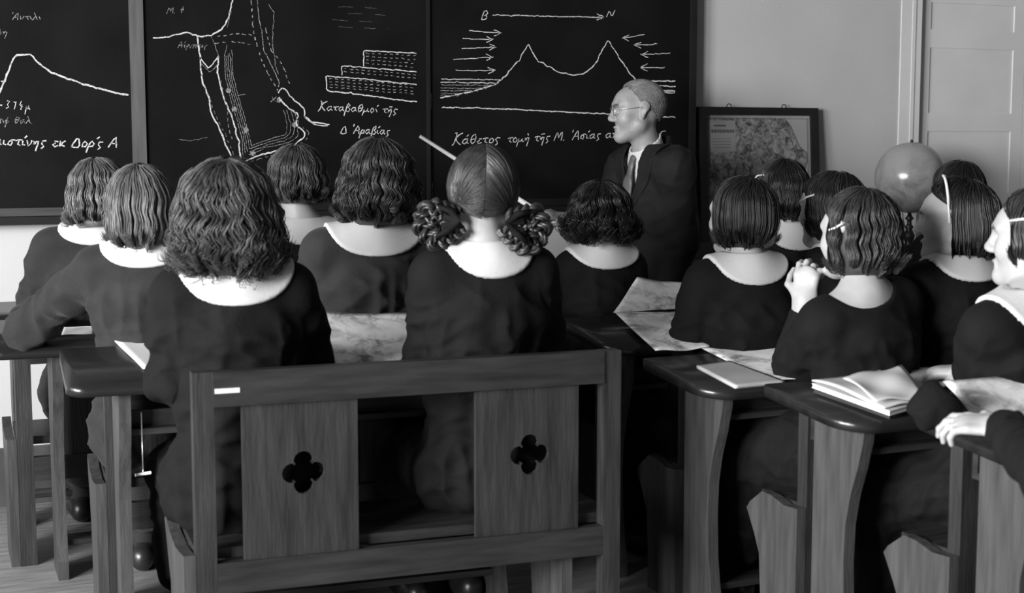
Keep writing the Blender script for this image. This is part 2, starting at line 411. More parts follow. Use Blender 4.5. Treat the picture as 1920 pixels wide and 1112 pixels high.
# ------------------------------------------------------------------ hair: thousands of thin locks over a cap
def smooth(a, b, x): t = np.clip((x - a) / (b - a), 0, 1); return t * t * (3 - 2 * t)
def make_hair(name, hc, fr, s, st, m, parent, org, seed=1, n=2300):
    rs = np.random.RandomState(seed)
    rad = np.array([.080, .100, .094]) + np.array(st.get('vol', (.012, .012, .012)))
    cen = np.array([0, -.014, .022])
    nc = st.get('clumps', 70)
    st = dict(st); st['bottom'] = st.get('bottom', -.10) - .022
    azmin = st.get('azmin', 1.2); bottom = st.get('bottom', -.10); front_b = st.get('front', bottom)
    wav, lam, curl = st.get('wave', .006), st.get('lam', .06), st.get('curl', 0.0)
    prof = st.get('prof', (.08, -.25, 0.0)); jit = st.get('jit', .02); clf = st.get('clump', .35)
    tilt = st.get('tilt', .25)
    wE = rad[2] * math.pi / 2
    ct, sn = math.cos(tilt), math.sin(tilt)
    def surf(az, w, extra, dr):
        """az, w arrays -> head-frame points"""
        ub = bottom + (front_b - bottom) * smooth(2.2, 1.2, np.abs(az))
        drop = -ub + cen[2]
        th = np.clip(w / wE, 0, 1) * math.pi / 2
        x = np.clip((w - wE) / drop, 0, 1.4)
        r = np.sin(th) + np.where(w > wE, prof[0] * np.sin(np.pi * np.minimum(x, 1)) + prof[1] * x ** 2 + prof[2] * x ** 5, 0)
        u = np.where(w < wE, np.cos(th) * rad[2], -(w - wE))
        sg = np.sign(az) + (az == 0)
        a2 = np.where(np.abs(az) < azmin, sg * (np.abs(az) + (azmin - np.abs(az)) * smooth(.40, .95, w / wE) ** st.get('part', 1)), az)
        l = np.sin(a2) * (rad[0] * r + dr); f = np.cos(a2) * (rad[1] * r + dr)
        u = u + dr * np.cos(th)
        k = smooth(1.0, .2, w / wE) * 1.0           # tilt the crown back
        f2 = f * (1 - k) + k * (f * ct - u * sn); u2 = u * (1 - k) + k * (u * ct + f * sn)
        return np.stack([l, f2, u2 + 0 * l], -1) + cen
    parts = []
    K = st.get('pts', 15)
    az0 = rs.uniform(-math.pi, math.pi, n)
    w0 = wE * np.sqrt(rs.uniform(.0, .75, n))
    ub = bottom + (front_b - bottom) * smooth(2.2, 1.2, np.abs(az0))
    cz = np.sort(rs.uniform(-math.pi, math.pi, nc)); ci = np.argmin(np.abs(az0[:, None] - cz[None]), 1)
    cph = rs.uniform(0, 6.283, nc); cj = rs.normal(0, 1, nc)
    w1 = wE + (-ub + cen[2]) + jit * (cj[ci] * .7 + rs.normal(0, .5, n))
    w1 = np.maximum(w1, w0 + .05)
    t = np.linspace(0, 1, K)[None]
    w = w0[:, None] + (w1 - w0)[:, None] * t
    ramp = smooth(.15 * wE, 1.25 * wE, w)
    def ncurve(x, f, o): return vnoise(np.stack([np.sin(x) * f + o, np.cos(x) * f + 2 * o, np.full_like(x, seed + o)], 1)) - .5
    coh = st.get('coh', 1.0)
    pc = 7.0 * ncurve(az0, 1.6, 3.1) * coh + cph[ci] * (1 - coh) + rs.normal(0, .25 + .12 * (1 - coh), n)
    ph = pc[:, None] + 2 * math.pi * w / lam
    azc = az0[:, None] + (cz[ci] - az0)[:, None] * clf * ramp
    azd = azc + (wav * np.sin(ph) * .9 + curl * np.cos(ph * 1.0)) / .095 * ramp
    lump = ncurve(az0, 4.5, 9.7)[:, None] * st.get('lump', .010)
    dr = (rs.uniform(-.010, .002, n))[:, None] + (wav * np.cos(ph + .6) * st.get('rw', .8) + curl * np.sin(ph)) * ramp + lump * ramp + rs.normal(0, st.get('fuzz', .0012), (n, 1)) * (1 + 2 * ramp)
    ec = st.get('end', .05); er = st.get('er', .015)
    if ec:
        w0e = w1 - ec; ph2 = np.maximum(w - w0e[:, None], 0) / er; dirn = np.where(rs.rand(nc) < st.get('flip', .3), 1, -1)[ci][:, None]
        w = np.where(w > w0e[:, None], w0e[:, None] + er * np.sin(np.minimum(ph2, 4)), w); dr = dr + dirn * er * (1 - np.cos(np.minimum(ph2, 4))) * np.where(dirn > 0, .8, 1)
    p = surf(azd, w, None, dr)
    rr = np.full((n, K), st.get('thick', .00125)); rr[:, -1] *= .3; rr[:, -2] *= .7; rr[:, 0] *= .6
    parts.append(tube_arrays(p, rr, 3))
    A, B = 72, 26
    ga = np.linspace(-math.pi, math.pi, A + 1); gw = np.linspace(0.0, 1.0, B)
    GA, GW = np.meshgrid(ga, gw, indexing='ij')
    ubg = bottom + (front_b - bottom) * smooth(2.2, 1.2, np.abs(GA))
    W1 = wE + (-ubg + cen[2]) - .012
    sp = surf(GA, GW * W1, None, np.full_like(GA, -.013))
    last = sp[:, -1:].copy(); mid = np.array([0, -.01, last[..., 2].mean()]); last = last * .55 + mid * .45
    sp = np.concatenate([sp, last], 1); Bn = B + 1
    i, j = np.meshgrid(np.arange(A), np.arange(Bn - 1), indexing='ij')
    q = np.stack([i * Bn + j, i * Bn + j + 1, (i + 1) * Bn + j + 1, (i + 1) * Bn + j], -1).reshape(-1, 4)
    parts.append((sp.reshape(-1, 3), q))
    v, f = merge(parts)
    v = hc + (v * s) @ fr - org
    return mesh_obj(name, v, f, m, parent, True)
def make_parted(name, hc, fr, s, m, parent, org, seed=3, n=5500, gather=((1, -.42, -.62), (-1, -.42, -.62)), vol=.012):
    rs = np.random.RandomState(seed); rad = np.array([.080, .100, .094]) + vol; cen = np.array([0, -.014, .022]); K = 15
    q = np.radians(rs.uniform(-128, 68, n)); q = np.where(q < -1.9, q + rs.normal(0, .12, n), q); sd = np.where(rs.rand(n) < .5, 1, -1)
    d0 = np.stack([sd * np.abs(rs.normal(0, .012, n)), np.sin(q), np.cos(q)], 1); d0 /= np.linalg.norm(d0, axis=1, keepdims=True)
    g = np.where(sd[:, None] > 0, nrm(gather[0]), nrm(gather[1])) + rs.normal(0, .06, (n, 3)); g /= np.linalg.norm(g, axis=1, keepdims=True)
    om = np.arccos(np.clip((d0 * g).sum(1), -1, 1))[:, None, None]; t = np.linspace(0, 1, K)[None, :, None]
    p = (np.sin((1 - t) * om) * d0[:, None] + np.sin(t * om) * g[:, None]) / np.sin(om)
    lump = 1 + .022 * (vnoise(np.stack([q * 7, q * 0 + sd, q * 0], 1)) - .5)[:, None, None] * np.sin(np.pi * t)
    p = cen + p * rad * lump * (1 + rs.normal(0, .012, (n, 1, 1)))
    rr = np.full((n, K), .0012); parts = [tube_arrays(p, rr, 3)]
    A, B = 40, 30
    for sdn in (1, -1):
        qq = np.radians(np.linspace(-128, 68, A)); d0 = np.stack([0 * qq, np.sin(qq), np.cos(qq)], 1)
        g = nrm(gather[0] if sdn > 0 else gather[1]); om = np.arccos(np.clip(d0 @ g, -1, 1))[:, None, None]; t = np.linspace(0, 1, B)[None, :, None]
        sp = (np.sin((1 - t) * om) * d0[:, None] + np.sin(t * om) * g) / np.sin(om) * (rad - .007) + cen
        i, j = np.meshgrid(np.arange(A - 1), np.arange(B - 1), indexing='ij')
        parts.append((sp.reshape(-1, 3), np.stack([i * B + j, i * B + j + 1, (i + 1) * B + j + 1, (i + 1) * B + j], -1).reshape(-1, 4)))
    v, f = merge(parts); v = hc + (v * s) @ fr - org
    return mesh_obj(name, v, f, m, parent, True)
def braid(name, path, r, m, parent, org, turns=9):
    path = np.asarray(path, float); t = np.linspace(0, 1, 90); k = np.linspace(0, 1, len(path))
    c = np.stack([np.interp(t, k, path[:, i]) for i in range(3)], 1)
    for _ in range(6): c[1:-1] = (c[:-2] + c[1:-1] + c[2:]) / 3
    tg = np.gradient(c, axis=0); tg /= np.linalg.norm(tg, axis=1, keepdims=True) + 1e-9
    a = np.cross(tg, np.tile(nrm((.3, 1, .2)), (90, 1))); a /= np.linalg.norm(a, axis=1, keepdims=True) + 1e-9; b = np.cross(tg, a)
    env = (np.sin(np.pi * np.clip(t * 1.0, .12, .93)) ** .4)[:, None]
    parts = []
    for q in range(3):
        ph = t * turns * 2 * math.pi + q * 2 * math.pi / 3
        base = c + (a * np.sin(ph)[:, None] * r * .75 + b * np.sin(2 * ph)[:, None] * r * .38) * env
        for h in range(16):
            an = h * 2.399; o = (a * math.cos(an) + b * math.sin(an)) * r * .42 * math.sqrt((h + .5) / 16)
            pth = (base + o * env)[None]
            parts.append(tube_arrays(pth, np.full((1, 90), r * .17) * np.clip(env.T, .3, 1), 4))
    v, f = merge(parts)
    return mesh_obj(name, v - org, f, m, parent, True)

def make_cropped(name, hc, fr, s, m, parent, org, seed=5, n=9000):
    """short combed-back hair lying close to the scalp"""
    rs = np.random.RandomState(seed); rad = np.array([.0755, .0960, .0885]); cen = np.array([0, -.012, .024])
    d = rs.normal(0, 1, (n * 3, 3)); d /= np.linalg.norm(d, axis=1, keepdims=True)
    al = np.degrees(np.arctan2(np.abs(d[:, 0]), d[:, 1])); umin = np.interp(al, [0, 30, 55, 75, 88, 100, 112, 135, 180], [.80, .78, .62, .30, .02, -.05, -.35, -.62, -.70]) + rs.normal(0, .035, n * 3)
    d = d[d[:, 2] > umin][:n]; k = len(d)
    flow = np.stack([np.sign(d[:, 0]) * .15, -1 + 0 * d[:, 0], -.35 - .9 * np.abs(d[:, 0])], 1) + rs.normal(0, .10, (k, 3))
    flow -= d * (flow * d).sum(1, keepdims=True); flow /= np.linalg.norm(flow, axis=1, keepdims=True)
    t = np.linspace(0, 1, 7)[None, :, None]; L = rs.uniform(.25, .42, k)[:, None, None]
    p = d[:, None] * np.cos(t * L) + flow[:, None] * np.sin(t * L)
    lift = (.001 + .006 * np.sin(np.pi * np.clip(t * .8 + .1, 0, 1)) * rs.uniform(.3, 1, (k, 1, 1)))
    p = cen + p * (rad + lift)
    r = np.full((k, 7), .0011); r[:, -1] *= .4
    v, f = tube_arrays(p, r, 3); v = hc + (v * s) @ fr - org
    return mesh_obj(name, v, f, m, parent, True)

# ------------------------------------------------------------------ people
SEAT = 0.44
def cloth_mesh(fd, fr, org, amp=.006, yoke=None, seed=0.0):
    v, F = fd.mesh(); n = vnormals(v, F)
    q = (v - org) @ fr.T
    a = vnoise(np.stack([q[:, 0] * 19 + seed, q[:, 1] * 19 + 3 * seed, q[:, 2] * 4.5], 1))
    b = vnoise(np.stack([q[:, 0] * 11 + q[:, 2] * 15 + seed, q[:, 1] * 9, q[:, 2] * 13 - q[:, 0] * 9 + 5], 1))
    c = vnoise(np.stack([q[:, 0] * 7 + seed * 2, q[:, 1] * 26 + q[:, 2] * 9, q[:, 2] * 24 + q[:, 1] * 7], 1))
    r = lambda x: 1 - np.abs(2 * x - 1) * 2
    hid = np.ones(len(v))
    if yoke is not None: hid = smooth(yoke, yoke - .16, q[:, 2]) * .9 + .1
    d = (r(a) * 1.0 + r(b) * .9 + r(c) * .55) * amp * hid
    return v + n * d[:, None], F
def build_person(label, head, yaw=0.0, face=None, pitch=-.05, roll=0.0, neck=None, pelvis=None, sw=.145, k=1.0, hs=1.0,
                 armL=None, armR=None, hair=None, hair_m='hair_brown', dress='dress', collar=(.135, .125, .105), neckline=.054, scoop=None,
                 res=.0065, cres=.007, seed=1, group='pupils in dark school smocks', legs=True, thigh=.36, knee_z=None, clip=None, lead=-.02, ew=.075, seat=.42, ks=.085, tr=.100):
    rs = np.random.RandomState(seed)
    knee_z = seat + .07 if knee_z is None else knee_z
    head = np.asarray(head, float); face = yaw if face is None else face
    fr0 = head_frame(yaw); rt, fw = fr0[0], fr0[1]; up = np.array([0, 0, 1.0])
    hf = head_frame(face, pitch, roll)
    nk = np.asarray(neck, float) if neck is not None else head - up * .150 * hs - hf[1] * .035
    pv = np.asarray(pelvis, float) if pelvis is not None else np.array([nk[0], nk[1], 0]) - fw * lead + up * (seat + .105)
    pv[2] = seat + .105
    org = np.array([pv[0], pv[1], 0.0])
    sp = nrm(nk - pv); tf = np.array([nrm(rt - sp * (rt @ sp)), None, None], dtype=object)
    r2 = nrm(rt - sp * (rt @ sp)); f2 = np.cross(sp, r2); TF = np.array([r2, f2, sp])
    L = lambda t: pv + (nk - pv) * t
    sh = [nk + r2 * (q * sw * k) - sp * .062 + f2 * .012 for q in (-1, 1)]
    arms = []
    for q, a in ((0, armL), (1, armR)):
        a = a or {}
        s_ = -1 if q == 0 else 1
        el = np.asarray(a['elbow'], float) if 'elbow' in a else sh[q] + r2 * s_ * ew + fw * .10 - up * .235
        wr = np.asarray(a['wrist'], float) if 'wrist' in a else el + fw * .19 - r2 * s_ * .10 + up * .035
        d = np.asarray(a.get('d', nrm(nrm(wr - el) * .6 - r2 * s_ * .5)), float)
        nn = np.asarray(a.get('n', (0, 0, 1)), float)
        arms.append((el, wr, d, nn, a.get('curl', (.35, .45, .35)), a.get('thumb', 1 if q == 0 else -1), a.get('cuff', .015)))
    kn = [pv + r2 * q * ks + fw * thigh * k + up * (knee_z - pv[2]) for q in (-1, 1)]
    an = [kk + fw * .02 + up * (.09 - kk[2]) for kk in kn]
    allp = np.array([head + up * .13, head - up * .1, pv, *sh, *kn, *an, *[a[0] for a in arms], *[a[1] + nrm(a[2]) * .19 for a in arms]])
    lo, hi = allp.min(0) - .2, allp.max(0) + .2; lo[2] = -.01
    # ---- body, one continuous surface
    fd = Field(lo, hi, res)
    tors = [P_(L(0), L(.4), .092, .078, .05, TF, (1.4, 1, 1)), P_(L(.4), L(.72), .080, .092, .05, TF, (1.38, 1, 1)), P_(L(.72), L(.90), .092, .060, .05, TF, (1.45, 1, 1)),
            P_(sh[0], sh[1], .045, .045, .05), P_(nk, sh[0] + (nk - sh[0]) * .2, .045, .042, .05), P_(nk, sh[1] + (nk - sh[1]) * .2, .045, .042, .05)]
    fd.run(tors)
    fd.cap(nk - sp * .05, head - hf[2] * .06 * hs - hf[1] * .015, .052 * hs, .047 * hs, .03)
    for q in (0, 1):
        el, wr, d, nn, cu, thumb, _ = arms[q]
        fd.cap(sh[q], el, .046, .037, .03); fd.cap(el, wr, .038, .0265, .015)
        add_hand(fd, wr, d, nn, thumb, cu, .95 * hs)
    if legs:
        for q in (0, 1):
            fd.cap(pv + r2 * (q * 2 - 1) * .08, kn[q], .085, .058, .04); fd.cap(kn[q], an[q], .056, .036, .02)
            fd.cap(an[q], an[q] + fw * .13 - up * .045, .034, .026, .02)
    add_head(fd, head, hf, hs)
    v, F = fd.mesh()
    z = head_zones(v, head, hf, hs)
    body = mesh_obj('person', v - org, F, [M['skin'], M['lip'], M['eye'], M['iris'], M['brow']], None, True, tuple(org))
    body.data.polygons.foreach_set('material_index', z[F[:, 0]])
    tag(body, label, 'person', group)
    # ---- smock with sleeves and skirt
    dd = Field(lo, hi, cres); ct = .004
    dtor = [P_(L(0), L(.4), .108, .094, .07, TF, (1.5, 1, 1)), P_(L(.4), L(.72), .098, .106, .05, TF, (1.40, 1, 1)), P_(L(.72), L(.90), .106, .070, .05, TF, (1.5, 1, 1)),
            P_(sh[0], sh[1], .056, .056, .05), P_(nk - sp * .022, sh[0] + (nk - sh[0]) * .15, .048, .052, .05), P_(nk - sp * .022, sh[1] + (nk - sh[1]) * .15, .048, .052, .05)]
    dtor = [((p[0][0], p[0][1], p[0][2] * (k if len(p[0]) > 5 else 1), p[0][3] * (k if len(p[0]) > 5 else 1)) + p[0][4:], p[1]) for p in dtor]
    dd.run(dtor)
    for q in (0, 1):
        el, wr, d, nn, cu, thumb, cf = arms[q]
        dd.cap(sh[q], sh[q] + (el - sh[q]) * .35, .059 * k, .062 * k, .030)
        dd.cap(sh[q] + (el - sh[q]) * .35, el, .060 * k, .052, .018); dd.cap(el, wr - nrm(wr - el) * cf, .051, .036, .018)
    for q in (0, 1):
        dd.cap(pv + r2 * (q * 2 - 1) * .075 + up * .0, kn[q], tr * k, .085 * tr / .1, .08)
        hem = kn[q] + (an[q] - kn[q]) * .72 + fw * .02
        dd.cap(kn[q], hem, .088 * tr / .1, .085 * tr / .1, .07)
    dd.cap((kn[0] + kn[1]) / 2, (kn[0] + kn[1]) / 2 - up * .26 + fw * .02, .085, .08, .09)
    dd.cap(nk - sp * .06 + f2 * .02, nk + sp * .2 + f2 * .05, neckline, neckline + .01, .012, op='-')
    if scoop:
        c, r = scoop
        dd.ell(nk + r2 * c[0] + f2 * c[1] + sp * c[2], TF, r, .012, '-')
    hl = np.stack([kn[0] * .5 + kn[1] * .5 - up * .34])[0]
    dd.ell(hl - up * .2, head_frame(yaw), (.32, .32, .2), .01, '-')
    zz = (nk - org) @ np.array([0, 0, 1.0])
    v, F = cloth_mesh(dd, fr0, org, .0085, zz - .03, seed * 1.7)
    mesh_obj('dress', v - org, F, M[dress], body)
    # ---- collar
    if collar:
        cl, cf_, cu_ = collar
        fc = Field(nk - .24, nk + .24, .0045); fc.run(dtor)
        for q in (0, 1):
            el = arms[q][0]; fc.cap(sh[q], sh[q] + (el - sh[q]) * .35, .059 * k, .062 * k, .030)
        g = [(fc.lo[i] + np.arange(fc.n[i]) * fc.h - nk[i]) for i in range(3)]
        X, Y, Z = np.meshgrid(*g, indexing='ij')
        q = [TF[i, 0] * X + TF[i, 1] * Y + TF[i, 2] * Z for i in range(3)]
        reg = (np.sqrt((q[0] / cl) ** 2 + ((q[1]) / cf_) ** 2 + (q[2] / cu_) ** 2) - 1) * min(collar)
        ax = np.sqrt((q[0]) ** 2 + (q[1] - .02 - q[2] * .2) ** 2)
        shell = np.maximum(np.abs(fc.f - .0065) - .0055, reg)
        shell = np.maximum(shell, .050 - ax); shell = np.maximum(shell, q[2] - .035)
        fc.f = shell.astype(np.float32)
        v, F = fc.mesh(); mesh_obj('collar', v - org, F, M['white'], body)
    # ---- stockings and shoes
    if legs:
        fs = Field(lo, hi, .009)
        for q in (0, 1): fs.cap(kn[q] - up * .02, an[q], .062, .041, .02); fs.cap(an[q], an[q] + fw * .06 - up * .03, .040, .034, .02)
        v, F = fs.mesh(); mesh_obj('stockings', v - org, F, M['stocking'], body)
        for q in (0, 1):
            b0 = an[q] * np.array([1, 1, 0]); fo = Field(b0 - .25, b0 + .3, .008)
            frs = np.array([rt, fw, up])
            fo.cap(b0 - fw * .045 + up * .045, b0 + fw * .13 + up * .035, .044, .040, .02, frs, (.9, 1, 1)); fo.cap(b0 + up * .05, b0 + up * .075, .046, .044, .02)
            kk = (np.arange(fo.n[2]) * fo.h + fo.lo[2]); fo.f = np.maximum(fo.f, (.004 - kk)[None, None, :]).astype(np.float32)
            v, F = fo.mesh(); mesh_obj('shoe', v - org, F, M['shoe'], body)
    # ---- hair
    if hair is not None:
        if hair.get('kind') == 'parted': make_parted('hair', head, hf, hs, M[hair_m], body, org, seed, gather=hair.get('gather', ((1, -.42, -.62), (-1, -.42, -.62))))
        else: make_hair('hair', head, hf, hs, hair, M[hair_m], body, org, seed, hair.get('n', 5000))
    W = lambda l, f, u: head + (l * hf[0] + f * hf[1] + u * hf[2]) * hs - org
    return body, W, hf, org

def hair_arc(name, W, pts, r, m, body):
    return tube(name, [W(*p) for p in pts], r, m, body, 8)

# ------------------------------------------------------------------ the room
XR, YB, ZT = 6.4, -1.0, 3.5
box('floor', (LEFT_X - .2, YB, -.06), (XR, WALL_Y + .15, 0), M['floor'], None, 0)['kind'] = 'structure'
wf = bmesh.new(); add_box(wf, (LEFT_X - .2, WALL_Y, 1.088), (4.60, WALL_Y + .15, ZT)); add_box(wf, (4.60, WALL_Y, 2.22), (XR, WALL_Y + .15, ZT)); add_box(wf, (5.95, WALL_Y, 1.088), (XR, WALL_Y + .15, 2.22))
tag(bm_obj('wall_front', wf, M['wall']), kind='structure')
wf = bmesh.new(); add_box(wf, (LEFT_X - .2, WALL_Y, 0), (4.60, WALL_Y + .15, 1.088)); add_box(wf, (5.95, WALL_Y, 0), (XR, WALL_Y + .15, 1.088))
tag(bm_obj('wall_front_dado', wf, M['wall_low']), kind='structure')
wb = bmesh.new(); prev = YB
for wy in (-0.1, 1.8, 3.7):
    add_box(wb, (LEFT_X - .2, prev, 0), (LEFT_X, wy - .78, ZT)); prev = wy + .78
    add_box(wb, (LEFT_X - .2, wy - .78, 0), (LEFT_X, wy + .78, .95)); add_box(wb, (LEFT_X - .2, wy - .78, 2.9), (LEFT_X, wy + .78, ZT))
add_box(wb, (LEFT_X - .2, prev, 0), (LEFT_X, WALL_Y, ZT))
tag(bm_obj('wall_left', wb, M['wall']), kind='structure')
for i, wy in enumerate((-0.1, 1.8, 3.7)):
    w = bmesh.new()
    for y0, y1, z0, z1 in ((-.78, -.72, .95, 2.9), (.72, .78, .95, 2.9), (-.72, .72, .95, 1.01), (-.72, .72, 2.84, 2.9), (-.02, .02, 1.01, 2.84), (-.72, -.02, 2.25, 2.29), (.02, .72, 2.25, 2.29)):
        add_box(w, (LEFT_X - .09, wy + y0, z0), (LEFT_X - .03, wy + y1, z1))
    tag(bm_obj('window_%d' % (i + 1), w, M['door']), kind='structure')
box('baseboard_front', (LEFT_X, WALL_Y - .025, 0), (4.60, WALL_Y - .001, .222), M['base'], None, .004)['kind'] = 'structure'
# door: casing, moulding and two panelled leaves
dc = bmesh.new()
for a, b, d in ((4.60, 4.665, .006), (4.665, 4.685, .009), (4.685, 4.725, .004)): add_box(dc, (a, WALL_Y - d, 0), (b, WALL_Y + .14, 2.22))
for a, b, d in ((5.885, 5.95, .006), (5.865, 5.885, .009), (5.825, 5.865, .004)): add_box(dc, (a, WALL_Y - d, 0), (b, WALL_Y + .14, 2.22))
add_box(dc, (4.725, WALL_Y - .022, 2.14), (5.825, WALL_Y + .14, 2.22))
tag(bm_obj('trim_1', dc, M['door'], None, .001), kind='structure')
def door_leaf(n, x0, x1):
    r = bmesh.new(); y0 = WALL_Y + .035; zs = [0.02, .16, .56, .66, 1.03, 1.12, 1.43, 1.52, 1.84, 1.93, 2.06, 2.14]
    add_box(r, (x0, y0, .02), (x0 + .085, y0 + .04, 2.135)); add_box(r, (x1 - .075, y0, .02), (x1, y0 + .04, 2.135))
    for a, b in ((.02, .16), (.56, .66), (1.03, 1.12), (1.43, 1.52), (1.84, 1.93), (2.06, 2.135)): add_box(r, (x0 + .085, y0, a), (x1 - .075, y0 + .04, b))
    d = bm_obj('door_%d' % n, r, M['door'], None, .002); d['kind'] = 'structure'
    p = bmesh.new()
    for a, b in ((.16, .56), (.66, 1.03), (1.12, 1.43), (1.52, 1.84), (1.93, 2.06)): add_box(p, (x0 + .08, y0 + .007, a - .004), (x1 - .07, y0 + .03, b + .004))
    bm_obj('door_panel', p, M['door'], d)
    return d
door_leaf(1, 4.727, 5.42)
d2 = door_leaf(2, 5.424, 5.823)
lathe('door_handle', [(.012, 0), (.012, .03), (.026, .045), (.030, .06), (.022, .075), (.006, .08)], M['metal'], d2, 20).matrix_local = Matrix.Translation((5.46, WALL_Y + .035, 1.07)) @ Matrix.Rotation(math.radians(90), 4, 'X')

# ------------------------------------------------------------------ blackboards and chalk
BF = WALL_Y - .055            # face of the boards
def bpt(px, py, y=BF): p = at_y(px, py, y); return (p[0], p[2])
_jr = random.Random(4)
class Chalk:
    def __init__(s): s.v, s.f = [], []
    def line(s, pts, w=.005, px=True, wob=.0012, dash=None):
        P = [bpt(*p) for p in pts] if px else pts
        P = np.array(P, float); seg = np.linalg.norm(np.diff(P, axis=0), axis=1); cum = np.concatenate([[0], np.cumsum(seg)])
        if cum[-1] < 1e-6: return
        n = max(2, int(cum[-1] / .012) + 1); t = np.linspace(0, cum[-1], n)
        Q = np.stack([np.interp(t, cum, P[:, 0]), np.interp(t, cum, P[:, 1])], 1)
        Q += np.array([[_jr.gauss(0, wob), _jr.gauss(0, wob)] for _ in range(n)])
        T = np.gradient(Q, axis=0); T /= np.linalg.norm(T, axis=1, keepdims=True) + 1e-9; N = np.stack([-T[:, 1], T[:, 0]], 1)
        ww = np.array([.60 * w * _jr.uniform(.7, 1.2) / 2 for _ in range(n)])[:, None]
        A, B = Q + N * ww, Q - N * ww; b = len(s.v)
        for i in range(n): s.v += [(A[i, 0], BF - .0016, A[i, 1]), (B[i, 0], BF - .0016, B[i, 1])]
        for i in range(n - 1):
            if dash and (t[i] % (2 * dash)) > dash: continue
            s.f.append((b + 2 * i, b + 2 * i + 1, b + 2 * i + 3, b + 2 * i + 2))
    def blob(s, px, py, r):
        x, z = bpt(px, py); b = len(s.v); k = 14
        for i in range(k):
            a = i * 2 * math.pi / k; q = r * _jr.uniform(.8, 1.15); s.v.append((x + q * math.cos(a), BF - .0014, z + q * math.sin(a)))
        s.f.append(tuple(range(b, b + k)))
    def arrow(s, x0, y0, x1, y1, w=.005):
        s.line([(x0, y0), ((x0 + x1) / 2, (y0 + y1) / 2 + .5), (x1, y1)], w); d = 1 if x1 > x0 else -1
        s.line([(x1 - d * 13, y1 - 6), (x1, y1), (x1 - d * 13, y1 + 6)], w)
    def text(s, string, x0, y0, x1, y1, h, w=.006, slant=.18):
        """hand lettering along a baseline from pixel (x0,y0) to (x1,y1); h = x-height in pixels"""
        adv = sum(GL.get(c, ([], .6))[1] for c in string); L = math.hypot(x1 - x0, y1 - y0); sc = L / adv; u = ((x1 - x0) / L, (y1 - y0) / L); c0 = 0.0
        for c in string:
            st, a = GL.get(c, ([], .6))
            for q in st:
                pts = []
                for i in range(0, len(q), 2):
                    gx, gy = q[i] + slant * q[i + 1], q[i + 1]; X = (c0 + gx) * sc
                    pts.append((x0 + u[0] * X, y0 + u[1] * X - gy * h))
                s.line(smooth_poly(pts), w, True, .0005)
            c0 += a
    def build(s, name, m, parent):
        return mesh_obj(name, s.v, s.f, m, parent, False)
def smooth_poly(p):
    if len(p) < 3: return p
    out = [p[0]]
    for i in range(len(p) - 1):
        p0, p1, p2, p3 = p[max(i - 1, 0)], p[i], p[i + 1], p[min(i + 2, len(p) - 1)]
        for t in (.33, .67, 1):
            out.append(tuple(.5 * ((2 * p1[k]) + (-p0[k] + p2[k]) * t + (2 * p0[k] - 5 * p1[k] + 4 * p2[k] - p3[k]) * t * t + (-p0[k] + 3 * p1[k] - 3 * p2[k] + p3[k]) * t ** 3) for k in (0, 1)))
    return out
